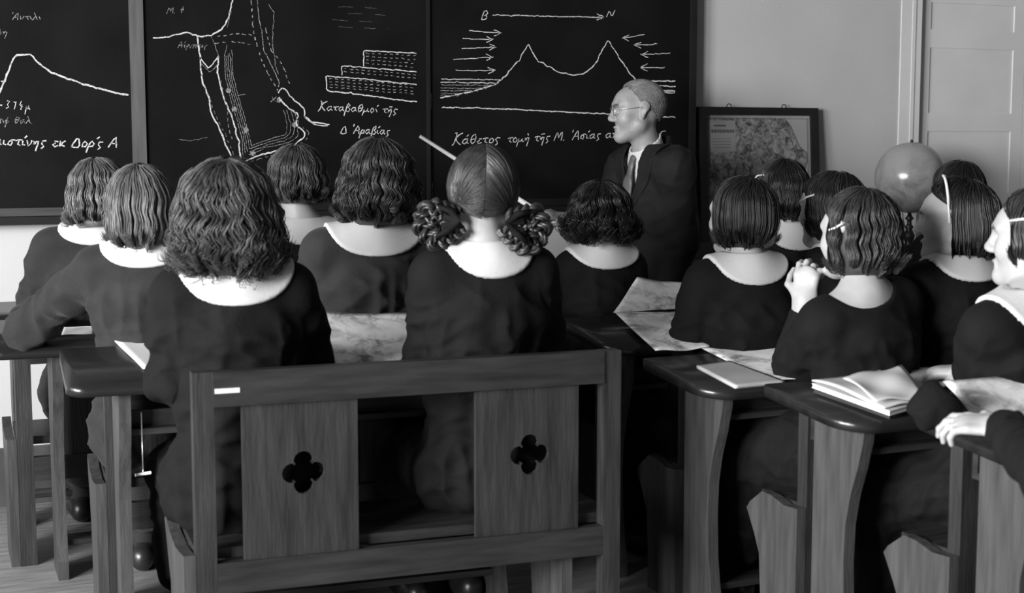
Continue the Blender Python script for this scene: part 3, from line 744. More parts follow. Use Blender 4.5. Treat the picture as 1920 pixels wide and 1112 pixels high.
# Greek school hand, strokes as x,y pairs with the x-height = 1
GL = {
 'α': ([(.75, .95, .45, 1, .12, .7, .1, .25, .35, 0, .62, .3, .78, 1, .72, .3, .85, 0, 1, .1)], 1.05),
 'β': ([(.1, -.9, .2, .6, .35, 1.7, .65, 1.75, .72, 1.3, .4, .95, .8, .7, .75, .1, .4, -.05, .2, .15)], .95),
 'γ': ([(0, .8, .15, 1, .4, .3, .45, -.7, .3, -.9, .3, -.4, .6, .4, .75, 1)], .85),
 'δ': ([(.7, 1.6, .3, 1.7, .35, 1.25, .75, .6, .65, .05, .3, -.02, .1, .4, .3, .9, .6, .85)], .9),
 'ε': ([(.65, .85, .35, 1, .15, .75, .4, .55, .1, .35, .2, .02, .5, 0, .75, .2)], .8),
 'η': ([(0, .8, .15, 1, .2, 0, .25, .6, .5, 1, .65, .8, .62, .1, .55, -.8)], .85),
 'θ': ([(.35, 0, .1, .6, .2, 1.5, .5, 1.75, .75, 1.2, .65, .3, .35, 0), (.15, .85, .72, .9)], .9),
 'ι': ([(.1, .9, .15, .2, .3, 0, .45, .15)], .5),
 'ί': ([(.1, .9, .15, .2, .3, 0, .45, .15), (.2, 1.35, .4, 1.75)], .5),
 'κ': ([(.12, 1, .15, 0), (.7, 1, .2, .5, .5, .1, .8, .05)], .85),
 'λ': ([(.1, 1.7, .3, 1.6, .75, 0, .9, .1), (.45, .9, .1, 0)], .95),
 'μ': ([(.05, -.8, .2, 1, .15, .3, .35, 0, .6, .3, .7, 1, .7, .2, .85, 0, 1, .15)], 1.05),
 'ν': ([(.05, 1, .15, .9, .3, 0, .6, .5, .65, 1)], .8),
 'ο': ([(.4, 1, .1, .6, .2, .05, .5, 0, .7, .5, .55, .95, .4, 1)], .8),
 'π': ([(0, .85, .2, 1, .95, .98), (.3, .98, .2, 0), (.7, .98, .68, .15, .85, 0)], 1.0),
 'ρ': ([(0, -.9, .15, .5, .4, 1, .7, .7, .55, .1, .2, .15)], .8),
 'σ': ([(.9, 1, .4, .97, .1, .5, .3, 0, .6, .15, .65, .7, .45, .97)], .95),
 'ς': ([(.7, .95, .35, 1, .12, .55, .45, .25, .55, -.1, .25, -.4)], .75),
 'τ': ([(0, .85, .2, 1, .8, .98), (.4, .98, .35, .2, .5, 0, .7, .1)], .8),
 'φ': ([(.4, 1.5, .3, -.9), (.35, 1, .05, .6, .15, .05, .6, .05, .75, .6, .35, 1)], .9),
 'ῆ': ([(0, .8, .15, 1, .2, 0, .25, .6, .5, 1, .65, .8, .62, .1, .55, -.8), (.1, 1.4, .65, 1.45)], .85),
 'ὴ': ([(0, .8, .15, 1, .2, 0, .25, .6, .5, 1, .65, .8, .62, .1, .55, -.8), (.3, 1.7, .5, 1.3)], .85),
 'ά': ([(.75, .95, .45, 1, .12, .7, .1, .25, .35, 0, .62, .3, .78, 1, .72, .3, .85, 0, 1, .1), (.5, 1.4, .7, 1.8)], 1.05),
 'Κ': ([(.05, 2.1, .25, 2.3, .35, 1.4, .2, 0, .05, -.2), (1.1, 2.1, .8, 1.9, .35, 1.1, .7, .4, 1.15, -.1)], 1.25),
 'Μ': ([(0, 0, .3, 1.8, .6, .5, 1.0, 1.8, 1.15, 0)], 1.35), 'Α': ([(0, 0, .55, 1.8, .8, 1.0, .95, 0), (.2, .7, .9, .7)], 1.1),
 'Δ': ([(0, 0, .5, 1.6, .95, 0, 0, 0)], 1.1), 'Β': ([(.1, 0, .15, 2, .7, 1.9, .65, 1.2, .2, 1.05, .8, .8, .75, .1, .1, 0)], 1.0),
 'Ν': ([(0, 0, .2, 1.5, .8, .1, 1.0, 1.6)], 1.15), 'Γ': ([(.1, 0, .2, 1.5, .8, 1.5)], .8), 'Φ': ([(.45, 1.8, .4, 0), (.4, 1.5, .05, 1, .4, .5, .8, 1, .4, 1.5)], 1.0),
 'Χ': ([(0, 1.2, .8, 0), (.8, 1.2, 0, 0)], .95),
 '3': ([(.1, 1.5, .5, 1.7, .65, 1.3, .3, .9, .7, .6, .5, 0, .1, .1)], .85), '9': ([(.65, 1.2, .3, 1, .15, 1.4, .5, 1.7, .65, 1.2, .5, 0)], .8), '4': ([(.4, 1.7, .1, .6, .8, .6), (.6, 1.1, .55, 0)], .9),
 '-': ([(.1, .6, .6, .6)], .8), '.': ([(.1, 0, .2, .08)], .4), '᾿': ([(.25, 2.0, .35, 1.7, .2, 1.5)], .4), '´': ([(.1, 1.4, .3, 1.8)], .2), ' ': ([], .7),
}
Z1, Z0 = 2.62, 1.105
def blackboard(name, x0, x1, label, stile_l, stile_r, rail_m, tray):
    r = empty(name, ((x0 + x1) / 2, WALL_Y, 0)); tag(r, label, 'blackboard', 'blackboards on the front wall'); L = r.location
    def bx(n, lo, hi, m, bv=.003):
        o = box(n, lo, hi, m, r, bv); o.location = -L; return o
    bx('slate', (x0, BF, Z0), (x1, WALL_Y - .004, Z1), M['board'], .001)
    if stile_l: bx('stile', (x0 - stile_l[0], BF - .012, Z0 - .03), (x0, WALL_Y - .004, Z1), stile_l[1])
    if stile_r: bx('stile', (x1, BF - .012, Z0 - .03), (x1 + stile_r[0], WALL_Y - .004, Z1), stile_r[1])
    bx('bottom_rail', (x0, BF - .014, Z0 - .002), (x1, WALL_Y - .004, Z0 + .028), rail_m)
    bx('chalk_ledge', (x0, BF - .03, Z0 - .034), (x1, WALL_Y - .004, Z0 - .004), M['board_frame'])
    bx('top_rail', (x0, BF - .014, Z1), (x1, WALL_Y - .004, Z1 + .05), rail_m)
    r['_o'] = 0; del r['_o']
    return r, -L
b1, o1 = blackboard('blackboard', -.30, .925, 'leftmost black board with a chalk cone profile and Greek words', (.05, M['stile']), (.052, M['stile']), M['rail'], True)
b2, o2 = blackboard('blackboard', .978, 2.125, 'middle black board with a chalk coastline map and a stepped block', None, (.012, M['board_frame']), M['board_frame'], True)
b3, o3 = blackboard('blackboard', 2.139, 3.385, 'right black board with two chalk peaks and arrows behind the teacher', (.001, M['board_frame']), (.03, M['board_frame']), M['board_frame'], True)
a = lambda *q: [(q[i] * .3958, q[i + 1] * .3958) for i in range(0, len(q), 2)]         # traced on the left half
b = lambda *q: [(560 + q[i] * .3957, q[i + 1] * .3957) for i in range(0, len(q), 2)]   # traced on the right half
def done(c, name, m, board, off): o = c.build(name, m, board); o.location = off; return o
c = Chalk(); c.line(a(-40, 490, 0, 435, 20, 385, 70, 262, 110, 258, 148, 258, 175, 295, 245, 345, 340, 380, 420, 405, 500, 428, 575, 446, 608, 450), .011)
c.line(a(0, 385, 20, 383), .006); done(c, 'chalk_drawing', M['chalk'], b1, o1)
c = Chalk(); c.text('αλαιστίνης ἐκ Δορ´ς Α'.replace('ἐ', 'ε'), -45, 272, 220, 277, 11, .0085); c.text('- 3 9 4 μ', -2, 203, 56, 207, 10, .006)
done(c, 'chalk_lettering', M['chalk'], b1, o1)
c = Chalk(); c.text('᾿Αντιλι', 18, 38, 76, 38, 8, .005); c.text('νσφη', -30, 66, 14, 66, 8, .005); c.text('επιφ θαλ.', -18, 231, 62, 232, 8, .0055)
done(c, 'faint_lettering', M['chalk_soft'], b1, o1)
c = Chalk()
c.line(a(725, 180, 800, 172, 885, 152, 935, 172, 1000, 168, 1050, 140, 1085, 80, 1100, -10), .009)
c.line(a(935, 172, 945, 250, 950, 330, 962, 400, 990, 460, 1000, 540, 1040, 610, 1070, 690, 1105, 755, 1130, 782), .010)
c.line(a(945, 270, 965, 300, 990, 325, 1035, 268), .008)
c.line(a(1035, 270, 1030, 340, 1045, 420, 1075, 500, 1110, 590, 1130, 670, 1138, 755, 1150, 770, 1200, 747, 1300, 718, 1390, 690, 1440, 650, 1443, 625, 1412, 602), .010)
c.line(a(1318, 440, 1330, 420, 1352, 420, 1375, 460, 1445, 515, 1440, 550, 1480, 580, 1560, 590), .009)
c.line(a(1320, 460, 1345, 495, 1385, 525, 1415, 540, 1400, 580, 1412, 602), .009)
c.line(a(1445, 555, 1490, 590, 1555, 598), .006)
for i in range(3):   # stepped block
    pass
c.line(b(132, 360, 132, 428, 340, 455, 558, 483), .008); c.line(b(132, 360, 340, 378, 558, 400), .007); c.line(b(205, 358, 205, 312, 380, 325, 557, 341), .007); c.line(b(308, 314, 308, 240, 430, 246, 557, 252), .007)
done(c, 'chalk_drawing', M['chalk'], b2, o2)
c = Chalk()
c.line(a(958, 305, 995, 345, 1035, 300), .004)
c.line(a(968, 410, 1000, 480, 1012, 530, 1050, 600, 1090, 690, 1118, 760), .004, dash=.012)
c.line(a(1045, 380, 1060, 460, 1080, 520, 1080, 600, 1100, 660), .005, dash=.012)
for k in range(5): c.line(a(1062 + k * 9, 270 - k * 8, 1068 + k * 9, 360, 1090 + k * 10, 460, 1120 + k * 10, 560, 1145 + k * 9, 650, 1150 + k * 11, 735 - k * 9), .0038)
for k in range(4): c.line(a(1178 + k * 5, 735 - k * 15, 1260, 700 - k * 12, 1350, 680 - k * 14, 1410 - k * 17, 650 - k * 10, 1412 - k * 18, 580, 1390 - k * 16, 520), .0038)
c.line(a(1160, 775, 1230, 752, 1320, 728, 1400, 700, 1455, 655, 1462, 625, 1430, 600), .004, dash=.010)
c.line(a(1190, -5, 1195, 100, 1210, 200, 1250, 310, 1310, 420, 1322, 450), .008, dash=.014)
c.line(a(1218, 0, 1226, 80, 1240, 160, 1250, 240, 1285, 310, 1320, 380, 1320, 410), .0055)
c.line(a(1270, 20, 1297, 60, 1290, 200, 1305, 310, 1320, 350), .004)
c.line(a(1255, 130, 1285, 240, 1335, 300, 1375, 410), .006, dash=.014)
c.line(a(1010, 205, 1100, 197, 1200, 212), .006, dash=.016); c.line(a(1030, 175, 1110, 160, 1205, 165), .006, dash=.012); c.line(a(1005, 175, 1035, 265), .004)
c.line(a(1075, 130, 1100, 30), .003); c.line(a(1060, 270, 1075, 215), .003)
for q in ((1083, 428), (1110, 517), (1165, 615), (1197, 725), (1395, 590), (1322, 474)): c.blob(q[0] * .3958, q[1] * .3958, .011)
c.line(a(1125, 455, 1165, 445), .004); c.line(a(850, 660, 900, 668, 985, 650), .0025)
c.text('Μ. Φ', 312, 26, 346, 24, 7, .0045); c.text('Αίγυπτος'.replace('υ', 'ν'), 333, 90, 388, 91, 7, .0045); c.text('Χ.', 507, 191, 522, 191, 8, .005)
rr = random.Random(3)
for x0, x1, y0, y1, s in ((145, 555, 372, 415, .075), (145, 555, 386, 432, .075), (145, 555, 402, 448, .075), (145, 555, 414, 462, .075), (215, 555, 325, 356, .09), (215, 555, 340, 372, .09), (318, 555, 252, 264, .05), (318, 555, 268, 284, .06), (318, 555, 284, 302, .07), (318, 555, 300, 322, .08)):
    c.line(b(x0, y0, x1, y0 + (x1 - x0) * s), .0055, dash=.012)
for k in range(4):
    y = 34 + k * 31; x = 160 + rr.uniform(0, 120)
    c.line(b(x, y, x + 90, y + rr.uniform(-6, 6), x + 200 + rr.uniform(0, 90), y + 8), .0012, dash=.05)
done(c, 'faint_drawing', M['chalk_soft'], b2, o2)
c = Chalk(); c.text('Καταβαθμοί τῆς', 596, 207, 744, 213, 8.5, .0062); c.text('Δ ᾿Αραβίας', 638, 250, 730, 253, 9, .0062)
done(c, 'chalk_lettering', M['chalk'], b2, o2)
c = Chalk()
c.line(b(672, 465, 760, 446, 830, 432, 930, 400, 985, 355, 1012, 318, 1030, 295, 1042, 290, 1060, 255, 1087, 208, 1110, 250, 1135, 292, 1160, 300, 1168, 312, 1190, 316, 1230, 345, 1262, 346, 1290, 356, 1345, 352, 1385, 325, 1410, 295, 1430, 250, 1465, 190, 1510, 260, 1560, 335, 1600, 382), .0075)
for y, x in ((375, 962), (390, 945)): c.line(b(672, y, 800, y + 1, x, y + 4), .0055)
c.line(b(1600, 380, 1690, 383, 1783, 385), .008); c.line(b(1640, 402, 1783, 411), .008)
for k in range(3): c.line(b(1700, 428 + 5 * k, 1783, 431 + 5 * k), .006)
c.line(b(678, 508, 1000, 517, 1300, 533, 1480, 540), .0075); c.line(b(1700, 556, 1785, 555), .0085)
c.arrow(560 + 918 * .3957, 70 * .3957, 560 + 1445 * .3957, 82 * .3957, .006)
c.text('Β', 901, 37, 914, 37, 8, .006); c.text('Ν', 1137, 32, 1151, 32, 8, .006)
for q in ((805, 145, 960, 155), (778, 182, 922, 187), (770, 230, 935, 222), (735, 282, 920, 271), (745, 333, 930, 334), (1640, 163, 1532, 180), (1700, 208, 1588, 214), (1760, 252, 1622, 258), (1735, 320, 1618, 320)):
    c.arrow(560 + q[0] * .3957, q[1] * .3957, 560 + q[2] * .3957, q[3] * .3957, .005)
done(c, 'chalk_drawing', M['chalk'], b3, o3)
c = Chalk(); c.text('Κάθετος', 847, 271, 936, 268, 10, .0066); c.text('τομὴ τῆς Μ. ᾿Ασίας απο'.replace('τῆς', 'τῆς'), 950, 268, 1168, 258, 9.5, .0062); c.text('Γ.', 1234, 262, 1250, 261, 10, .006)
done(c, 'chalk_lettering', M['chalk'], b3, o3)
c = Chalk()
for y, x in ((403, 930), (418, 890), (430, 850), (442, 800), (452, 745)): c.line(b(672, y, 760, y, x, y + 1), .0045)
c.line(b(625, 440, 626, 520), .007); c.line(b(632, 868, 633, 945), .004); c.line(b(620, 35, 621, 90), .003)
done(c, 'faint_drawing', M['chalk_soft'], b3, o3)

# ------------------------------------------------------------------ table, globe and framed map at the front
tx0, tx1, ty0, ty1, tz = 3.02, 4.95, 5.06, 5.672, .85
t = empty('table', (tx0, ty0, 0)); tag(t, 'long dark table against the front wall under the globe and framed map', 'table')
def tb(n, lo, hi, m=M['wood']): o = box(n, lo, hi, m, t, .004); o.location = (-tx0, -ty0, 0); return o
tb('table_top', (tx0, ty0, tz - .035), (tx1, ty1, tz), mat('table_wood', .085, .4, .4, .3, 6, .1, 25, (.6, 6, 6)))
for x in (tx0 + .04, tx1 - .11):
    for y in (ty0 + .04, ty1 - .11): tb('leg', (x, y, 0), (x + .07, y + .07, tz - .035))
tb('apron', (tx0 + .06, ty0 + .05, tz - .15), (tx1 - .06, ty0 + .07, tz - .035))
k = box('case', (0, 0, 0), (.42, .10, .075), M['base'], None, .006); k.location = (3.05, 5.565, tz); tag(k, 'low dark case lying on the table against the wall behind the teacher', 'case')
k = box('book', (0, 0, 0), (.20, .14, .03), M['dark_cover'], None, .004); k.location = (3.36, 5.10, tz); k.rotation_euler = (0, 0, .2); tag(k, 'closed dark book lying on the front edge of the table below the framed map', 'book')
# framed map leaning on the wall
fw_, fh_ = .655, .685
r = empty('framed_map', (3.44, 5.60, tz + .003)); r.rotation_euler = (math.radians(-4.5), 0, 0)
tag(r, 'black framed relief map standing on the table and leaning on the pale wall', 'map')
fbm = bmesh.new()
for lo, hi in (((0, 0, 0), (.042, .025, fh_)), ((fw_ - .042, 0, 0), (fw_, .025, fh_)), ((.042, 0, 0), (fw_ - .042, .025, .042)), ((.042, 0, fh_ - .036), (fw_ - .042, .025, fh_))): add_box(fbm, lo, hi)
bm_obj('frame', fbm, M['fr'], r, .003)
box('backing', (.04, .014, .04), (fw_ - .04, .022, fh_ - .034), M['map_pale'], r, 0)
box('map_sheet', (.052, .0125, .052), (fw_ - .052, .0145, fh_ - .048), M['map_wall'], r, 0)
mp_ = bmesh.new(); zt = fh_ - .048
sea = [(fw_ - .052, zt), (.47, zt), (.50, zt - .03), (.525, zt - .08), (.55, zt - .13), (.59, zt - .16), (.592, zt - .20), (.58, zt - .235), (.575, zt - .27), (fw_ - .052, zt - .30)]
def flat(pts, y): vs = [mp_.verts.new((p[0], y, p[1])) for p in pts]; mp_.faces.new(vs)
add_prism(mp_, [(x, z) for x, z in sea], 1, .0118, .0126); bm_obj('sea', mp_, M['map_pale'], r)
box('title_panel', (.058, .0116, zt - .155), (.20, .0126, zt - .012), M['map_pale'], r, 0)
ink = bmesh.new(); rr = random.Random(8)
add_box(ink, (.085, .0108, zt - .040), (.15, .0118, zt - .032))
x = .072
while x < .185: w = rr.uniform(.008, .014); add_box(ink, (x, .0108, zt - .068), (x + w, .0118, zt - .054)); x += w + .003
for kz in (.095, .108, .121, .134): add_box(ink, (.078, .0110, zt - kz - .002), (rr.uniform(.165, .182), .0118, zt - kz))
for i in range(len(sea) - 3):
    p, q = sea[i + 1], sea[i + 2]; add_prism(ink, [(p[0] - .002, p[1]), (p[0] + .002, p[1]), (q[0] + .002, q[1]), (q[0] - .002, q[1])], 1, .0108, .0120)
for x0, z0, x1, z1 in ((.052, zt - .004, fw_ - .052, zt - .002), (.056, .06, .058, zt), (fw_ - .060, .06, fw_ - .058, zt)): add_box(ink, (x0, .0106, z0), (x1, .0118, z1))
for pts in ([(.075, .44), (.10, .41), (.09, .37), (.12, .34), (.16, .33), (.155, .45)], [(.15, .42), (.20, .40), (.24, .41), (.30, .37), (.36, .40)], [(.36, .52), (.41, .45), (.44, .40), (.43, .33)], [(.50, .55), (.53, .47), (.54, .38), (.53, .30)], [(.30, .56), (.27, .48), (.29, .42), (.26, .35), (.30, .28)]):
    for i in range(len(pts) - 1):
        p, q = pts[i], pts[i + 1]; add_prism(ink, [(p[0] - .0015, p[1]), (p[0] + .0015, p[1] + .001), (q[0] + .0015, q[1]), (q[0] - .0015, q[1] - .001)], 1, .0110, .0120)
bm_obj('printed_lines', ink, M['print'], r)
for x in (.17, .47):
    an = np.linspace(0, math.pi, 9); tube('hanging_loop', [(x + .013 * math.cos(q), .012, fh_ - .002 + .018 * math.sin(q)) for q in an], .0022, M['fr'], r, 6)
# globe on a turned stand
gr = .165
g = empty('globe', (4.44, 5.40, tz)); tag(g, 'glossy school globe on a dark turned wooden stand on the table', 'globe')
prof = [(.001, 0), (.115, 0), (.108, .010), (.095, .022), (.05, .032), (.024, .040), (.018, .058), (.026, .080), (.028, .095), (.018, .112), (.014, .122), (.022, .132), (.012, .142), (.010, .160), (.021, .172), (.012, .182), (.008, .196)]
lathe('stand', prof, M['fr'], g, 28)
gs = bmesh.new(); bmesh.ops.create_uvsphere(gs, u_segments=64, v_segments=40, radius=gr)
ball = bm_obj('ball', gs, M['globe'], g, 0, True, (0, 0, .196 + gr)); ball.rotation_euler = (math.radians(8), math.radians(20), 0)
lathe('axis_knob', [(.006, 0), (.008, .006), (.004, .014), (.001, .016)], M['fr'], g, 12, (0.0, 0, .196 + 2 * gr - .003))

# ------------------------------------------------------------------ school desks and benches
def rounded(x0, x1, y0, y1, rn, rf, k=8):
    pts = []
    for cx, cy, r_, a0 in ((x0 + rn, y0 + rn, rn, 180), (x1 - rn, y0 + rn, rn, 270), (x1 - rf, y1 - rf, rf, 0), (x0 + rf, y1 - rf, rf, 90)):
        for i in range(k + 1):
            q = math.radians(a0 + 90 * i / k); pts.append((cx + r_ * math.cos(q), cy + r_ * math.sin(q)))
    return pts
def desk(label, x, y, rz, length=1.15, depth=.40, hn=.75, hf=.80, over=.07, rn=.05, panel=.21, lit=True):
    r = empty('school_desk', (x, y, 0), rz); tag(r, label, 'desk', 'school desks in two columns')
    ol = rounded(0, length, 0, depth, rn, .025); bm = bmesh.new(); z = lambda yy: hn + (hf - hn) * yy / depth
    va = [bm.verts.new((p[0], p[1], z(p[1]))) for p in ol]; vb = [bm.verts.new((p[0], p[1], z(p[1]) - .028)) for p in ol]
    bm.faces.new(va); bm.faces.new(list(reversed(vb))); n = len(ol)
    for i in range(n): bm.faces.new((va[i], va[(i + 1) % n], vb[(i + 1) % n], vb[i]))
    bm_obj('desktop', bm, M['top'], r, .007, True, seg=3)
    for i, px in enumerate((over, length - over - .032)):
        near = [(.035, z(.035) - .028), (.040, .64), (.060, .57), (.085, .50), (.102, .42), (.106, .32), (.100, .20), (.085, .11), (.07, .06), (.07, .0)]
        pts = near + [(panel + .03, 0), (panel + .03, z(panel + .03) - .028)]
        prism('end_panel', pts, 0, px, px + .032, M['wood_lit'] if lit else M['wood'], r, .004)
    box('shelf', (over + .03, .075, .60), (length - over - .03, .28, .616), M['wood_h'], r)
    box('shelf_lip', (over + .03, .115, .616), (length - over - .03, .13, .66), M['wood_h'], r)
    box('front_rail', (over + .03, .28, .60), (length - over - .03, .298, hn - .005), M['wood_h'], r)
    fb = bmesh.new()
    for q in range(4): add_box(fb, (over + .03, .11 + q * .034, .10 - q * .004), (length - over - .03, .133 + q * .034, .118 - q * .004))
    bm_obj('footrest', fb, M['wood_h'], r, .002)
    return r
def quatrefoil(cx, cz, o, rad, k=9):
    pts = []
    for q in range(4):
        a0 = math.radians(90 * q)
        for i in range(k):
            b0 = a0 + math.radians(-112 + 224 * i / (k - 1)); pts.append((cx + o * math.cos(a0) + rad * math.cos(b0), cz + o * math.sin(a0) + rad * math.sin(b0)))
    return pts
def pierced(name, x0, x1, z0, z1, y0, y1, hole, m, parent):
    bm = bmesh.new(); op = [(x0, z0), (x1, z0), (x1, z1), (x0, z1)]; es = []
    for loop in (op, hole):
        vs = [bm.verts.new((p[0], y0, p[1])) for p in loop]
        es += [bm.edges.new((vs[i], vs[(i + 1) % len(vs)])) for i in range(len(vs))]
    bmesh.ops.triangle_fill(bm, edges=es, use_beauty=True, use_dissolve=False)
    ext = bmesh.ops.extrude_face_region(bm, geom=list(bm.faces)); bmesh.ops.translate(bm, vec=(0, y1 - y0, 0), verts=[q for q in ext['geom'] if isinstance(q, bmesh.types.BMVert)])
    return bm_obj(name, bm, m, parent)
def bench(label, x, y, rz, length=1.12, top=.83, inset=.12, seat_k=1.0, rb=.358, s=.42):
    r = empty('school_bench', (x, y, 0), rz); tag(r, label, 'bench', 'school benches in two columns'); pw = .050
    for px in (0, length - pw):
        bm = bmesh.new(); add_prism(bm, [(0, 0), (.042, 0), (.042, top), (0, top)], 0, px, px + pw); bm_obj('post', bm, M['wood_lit'] if 0 else M['wood'], r, .008)
    box('top_rail', (pw - .001, -.004, top - .085), (length - pw + .001, .034, top), M['wood_h'], r, .008)
    box('bottom_rail', (pw - .001, .0, rb - .078), (length - pw + .001, .030, rb), M['wood_h'], r, .004)
    for f0, f1 in ((.105, .362), (.640, .895)):
        x0, x1 = f0 * length, f1 * length; pierced('back_panel', x0, x1, rb - .004, top - .08, .010, .026, quatrefoil(x0 + .52 * (x1 - x0), rb + (top - rb - .08) * .53, .029, .025), M['wood'], r)
    box('seat', (.005, .043, s - .026), (length - .005, .043 + .332 * seat_k, s), M['wood_h'], r, .008)
    prof = [(.043, 0), (.27, 0), (.27, .12), (.285, .24), (.33, s - .09), (.34, s - .0265), (.043, s - .0265)]
    for px in (-.03, length - inset - .03):
        if px > 0: pts = prof
        else: pts = [(.0, 0), (.27, 0), (.27, .12), (.285, .24), (.33, s - .09), (.395, s - .005), (.375, s + .018), (.30, s - .01), (.18, s - .022), (.08, s - .012), (.0, s)]
        if seat_k < .8 and px < 0: pts = [(.0, 0), (.165, 0), (.165, .12), (.175, .24), (.20, s - .12), (.240, s - .055), (.225, s - .035), (.165, s + .008), (.12, s + .006), (.06, s - .008), (.0, s - .004)]
        else: pts = [(p[0] * seat_k + .04 * (1 - seat_k), p[1]) for p in pts]
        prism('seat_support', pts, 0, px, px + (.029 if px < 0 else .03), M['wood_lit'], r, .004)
    if top > .8: box('worn_patch', (.052, -.0055, top - .052), (.112, -.0035, top - .040), M['clip'], r, 0)['label'] = 'pale worn patch'
    return r

# ------------------------------------------------------------------ furniture in place
R = math.radians
bench('nearest bench with two pierced quatrefoil back panels facing the viewer', .683, 3.41, R(-4), 1.12, .83, s=.385)
desk('desk in front of the nearest bench, map page and white sheets on it', .44, 3.80, R(-4), 1.36, .38, .75, .80, .13)
bench('bench under the two middle girls of the left column', .575, 4.10, R(-4), 1.15, .75, seat_k=.9)
desk('desk at the left edge with a girl\'s bent elbow on its corner', .30, 4.56, R(-2), 1.50, .38, .75, .80, .19)
bench('bench under the two girls closest to the left blackboard', .40, 4.83, R(-2), 1.25, .75, seat_k=.9)
desk('desk nearest the blackboard in the left column', .30, 5.24, R(-2), 1.40, .36, .75, .79, .13)
RD = [(2.20, 4.58, 'foremost desk of the right column, beside the teacher'), (2.05, 3.86, 'desk of the right column with the open pale atlas propped on it'),
      (2.065, 3.32, 'desk of the right column with a grey notebook on its rounded corner'), (2.135, 2.79, 'desk of the right column with a pile of white books on it'), (2.215, 2.27, 'nearest desk of the right column, cut by the right picture edge')]
for i, (x, y, l) in enumerate(RD): desk(l, x, y, 0, 1.25, .385, .75 if i == 1 else .70, .80 if i == 1 else .74, .07, .10, .21)
RB = [(2.275, 4.30, 'bench under the small curly girl in front of the teacher'), (2.19, 3.65, 'bench under the girl with smooth rolled hair'), (2.25, 3.12, 'bench under the girl resting her chin on her hand'), (2.315, 2.60, 'bench at the right edge under the profile girl')]
for i, (x, y, l) in enumerate(RB): bench(l, x, y, 0, 1.08, .69, .12, .52, s=.41)
bench('bench under the girl whose head stands against the door', 3.40, 4.33, 0, .62, .69, .12, .9, s=.41)

# ------------------------------------------------------------------ pupils
H = lambda px, py, y: at_y(px, py, y)
WAVY = dict(coh=.75, wave=.0045, lam=.068, bottom=-.095, jit=.012, vol=(.012, .010, .008))
CURLY = dict(wave=.0075, lam=.072, curl=.003, coh=.75, lump=.028, bottom=-.135, jit=.024, vol=(.022, .020, .020), prof=(.20, -.12, .0), clumps=110, clump=.35, fuzz=.003, azmin=1.0, n=8000, flip=.5, er=.018, end=.06)
SMOOTH = dict(lump=.004, wave=.001, lam=.08, bottom=-.090, jit=.012, vol=(.012, .007, .006), prof=(.06, -.36, .0), end=.045, er=.013, flip=.25, clumps=160, clump=.12)
build_person('person with big dark curly hair and wide white collar, left seat of the nearest bench', H(427, 402, 3.62), R(4), R(14), -.06, .03, H(440, 505, 3.60), H(450, 900, 3.64), .145, 1.0, 1.04,
             dict(elbow=H(322, 715, 3.66), wrist=H(360, 690, 3.88)), dict(elbow=H(582, 665, 3.70), wrist=H(560, 665, 3.93)), CURLY, 'hair_mid', collar=(.150, .14, .105), seed=11, res=.008, seat=.385)
A2, W2, f2, o2_ = build_person('person with centre-parted hair in looped braids, right seat of the nearest bench', H(905, 365, 3.56), R(2), R(20), -.04, -.06, H(912, 472, 3.54), H(905, 900, 3.58), .145, 1.0, 1.03,
             dict(elbow=H(800, 675, 3.66), wrist=H(800, 670, 3.88)), dict(elbow=H(1018, 665, 3.62), wrist=H(1010, 660, 3.86)), dict(kind='parted', gather=((.95, -.62, -.62), (-.95, -.62, -.62))), 'hair_brown', collar=(.125, .12, .085), seed=12, res=.008, seat=.385)
build_person('person with fair straight bob stretching the left elbow across the desk', H(266, 388, 4.30), R(14), R(22), -.05, .05, H(275, 462, 4.28), H(295, 700, 4.28), .150, 1.0, 1.0,
             dict(elbow=H(48, 622, 4.60), wrist=H(52, 590, 4.82), d=(.25, .9, 0)), dict(elbow=H(395, 520, 4.40), wrist=H(420, 560, 4.62)), dict(WAVY, wave=.004, lam=.09, bottom=-.115, vol=(.012, .012, .010)), 'hair_light', 'dress_b', (.135, .13, .075), seed=13, res=.007)
build_person('person with full dark wavy bob, third head from the left in the middle row', H(708, 342, 4.26), R(3), R(16), -.04, 0, H(700, 432, 4.24), None, .155, 1.03, 1.04,
             dict(elbow=H(592, 560, 4.36), wrist=H(630, 580, 4.55)), None, dict(WAVY, wave=.007, bottom=-.115, lump=.016, vol=(.024, .020, .020), prof=(.20, -.2, .05)), 'hair_brown', 'dress_b', (.155, .14, .095), seed=14, res=.008)
build_person('person farthest left, light brown bob against the blackboard edge', H(188, 365, 4.98), R(8), R(28), -.12, .10, H(182, 432, 4.96), None, .150, 1.0, 1.0,
             dict(elbow=H(68, 560, 5.06), wrist=H(66, 545, 5.24)), None, dict(WAVY, bottom=-.105, prof=(.14, -.05, .0)), 'hair_light', 'dress_b', (.13, .12, .06), seed=15, res=.008)
build_person('person with short fair wavy hair seated nearest the middle blackboard', H(556, 338, 4.92), R(2), R(12), -.05, 0, H(572, 425, 4.90), None, .150, 1.0, 1.0,
             None, None, dict(WAVY, bottom=-.07, vol=(.014, .012, .010)), 'hair_mid', 'dress', (.13, .12, .085), seed=16, res=.008)
build_person('small person with bushy dark curls seated in front of the teacher', H(1126, 408, 4.46), R(0), R(24), -.05, 0, H(1128, 474, 4.45), None, .125, .92, .98,
             None, None, dict(CURLY, bottom=-.075, vol=(.020, .018, .014), prof=(.2, -.2, .05)), 'hair_dark', 'dress', (.135, .12, .07), seed=17, res=.008)
build_person('person with smooth dark hair rolled at the nape, before the open atlas', H(1388, 404, 3.82), R(2), R(-14), -.05, -.05, H(1398, 492, 3.79), None, .140, .97, 1.0,
             dict(elbow=H(1288, 640, 3.86), wrist=H(1275, 655, 4.00)), None, SMOOTH, 'hair_dark', 'dress', (.135, .13, .085), seed=18, ks=.18, tr=.125, res=.007)
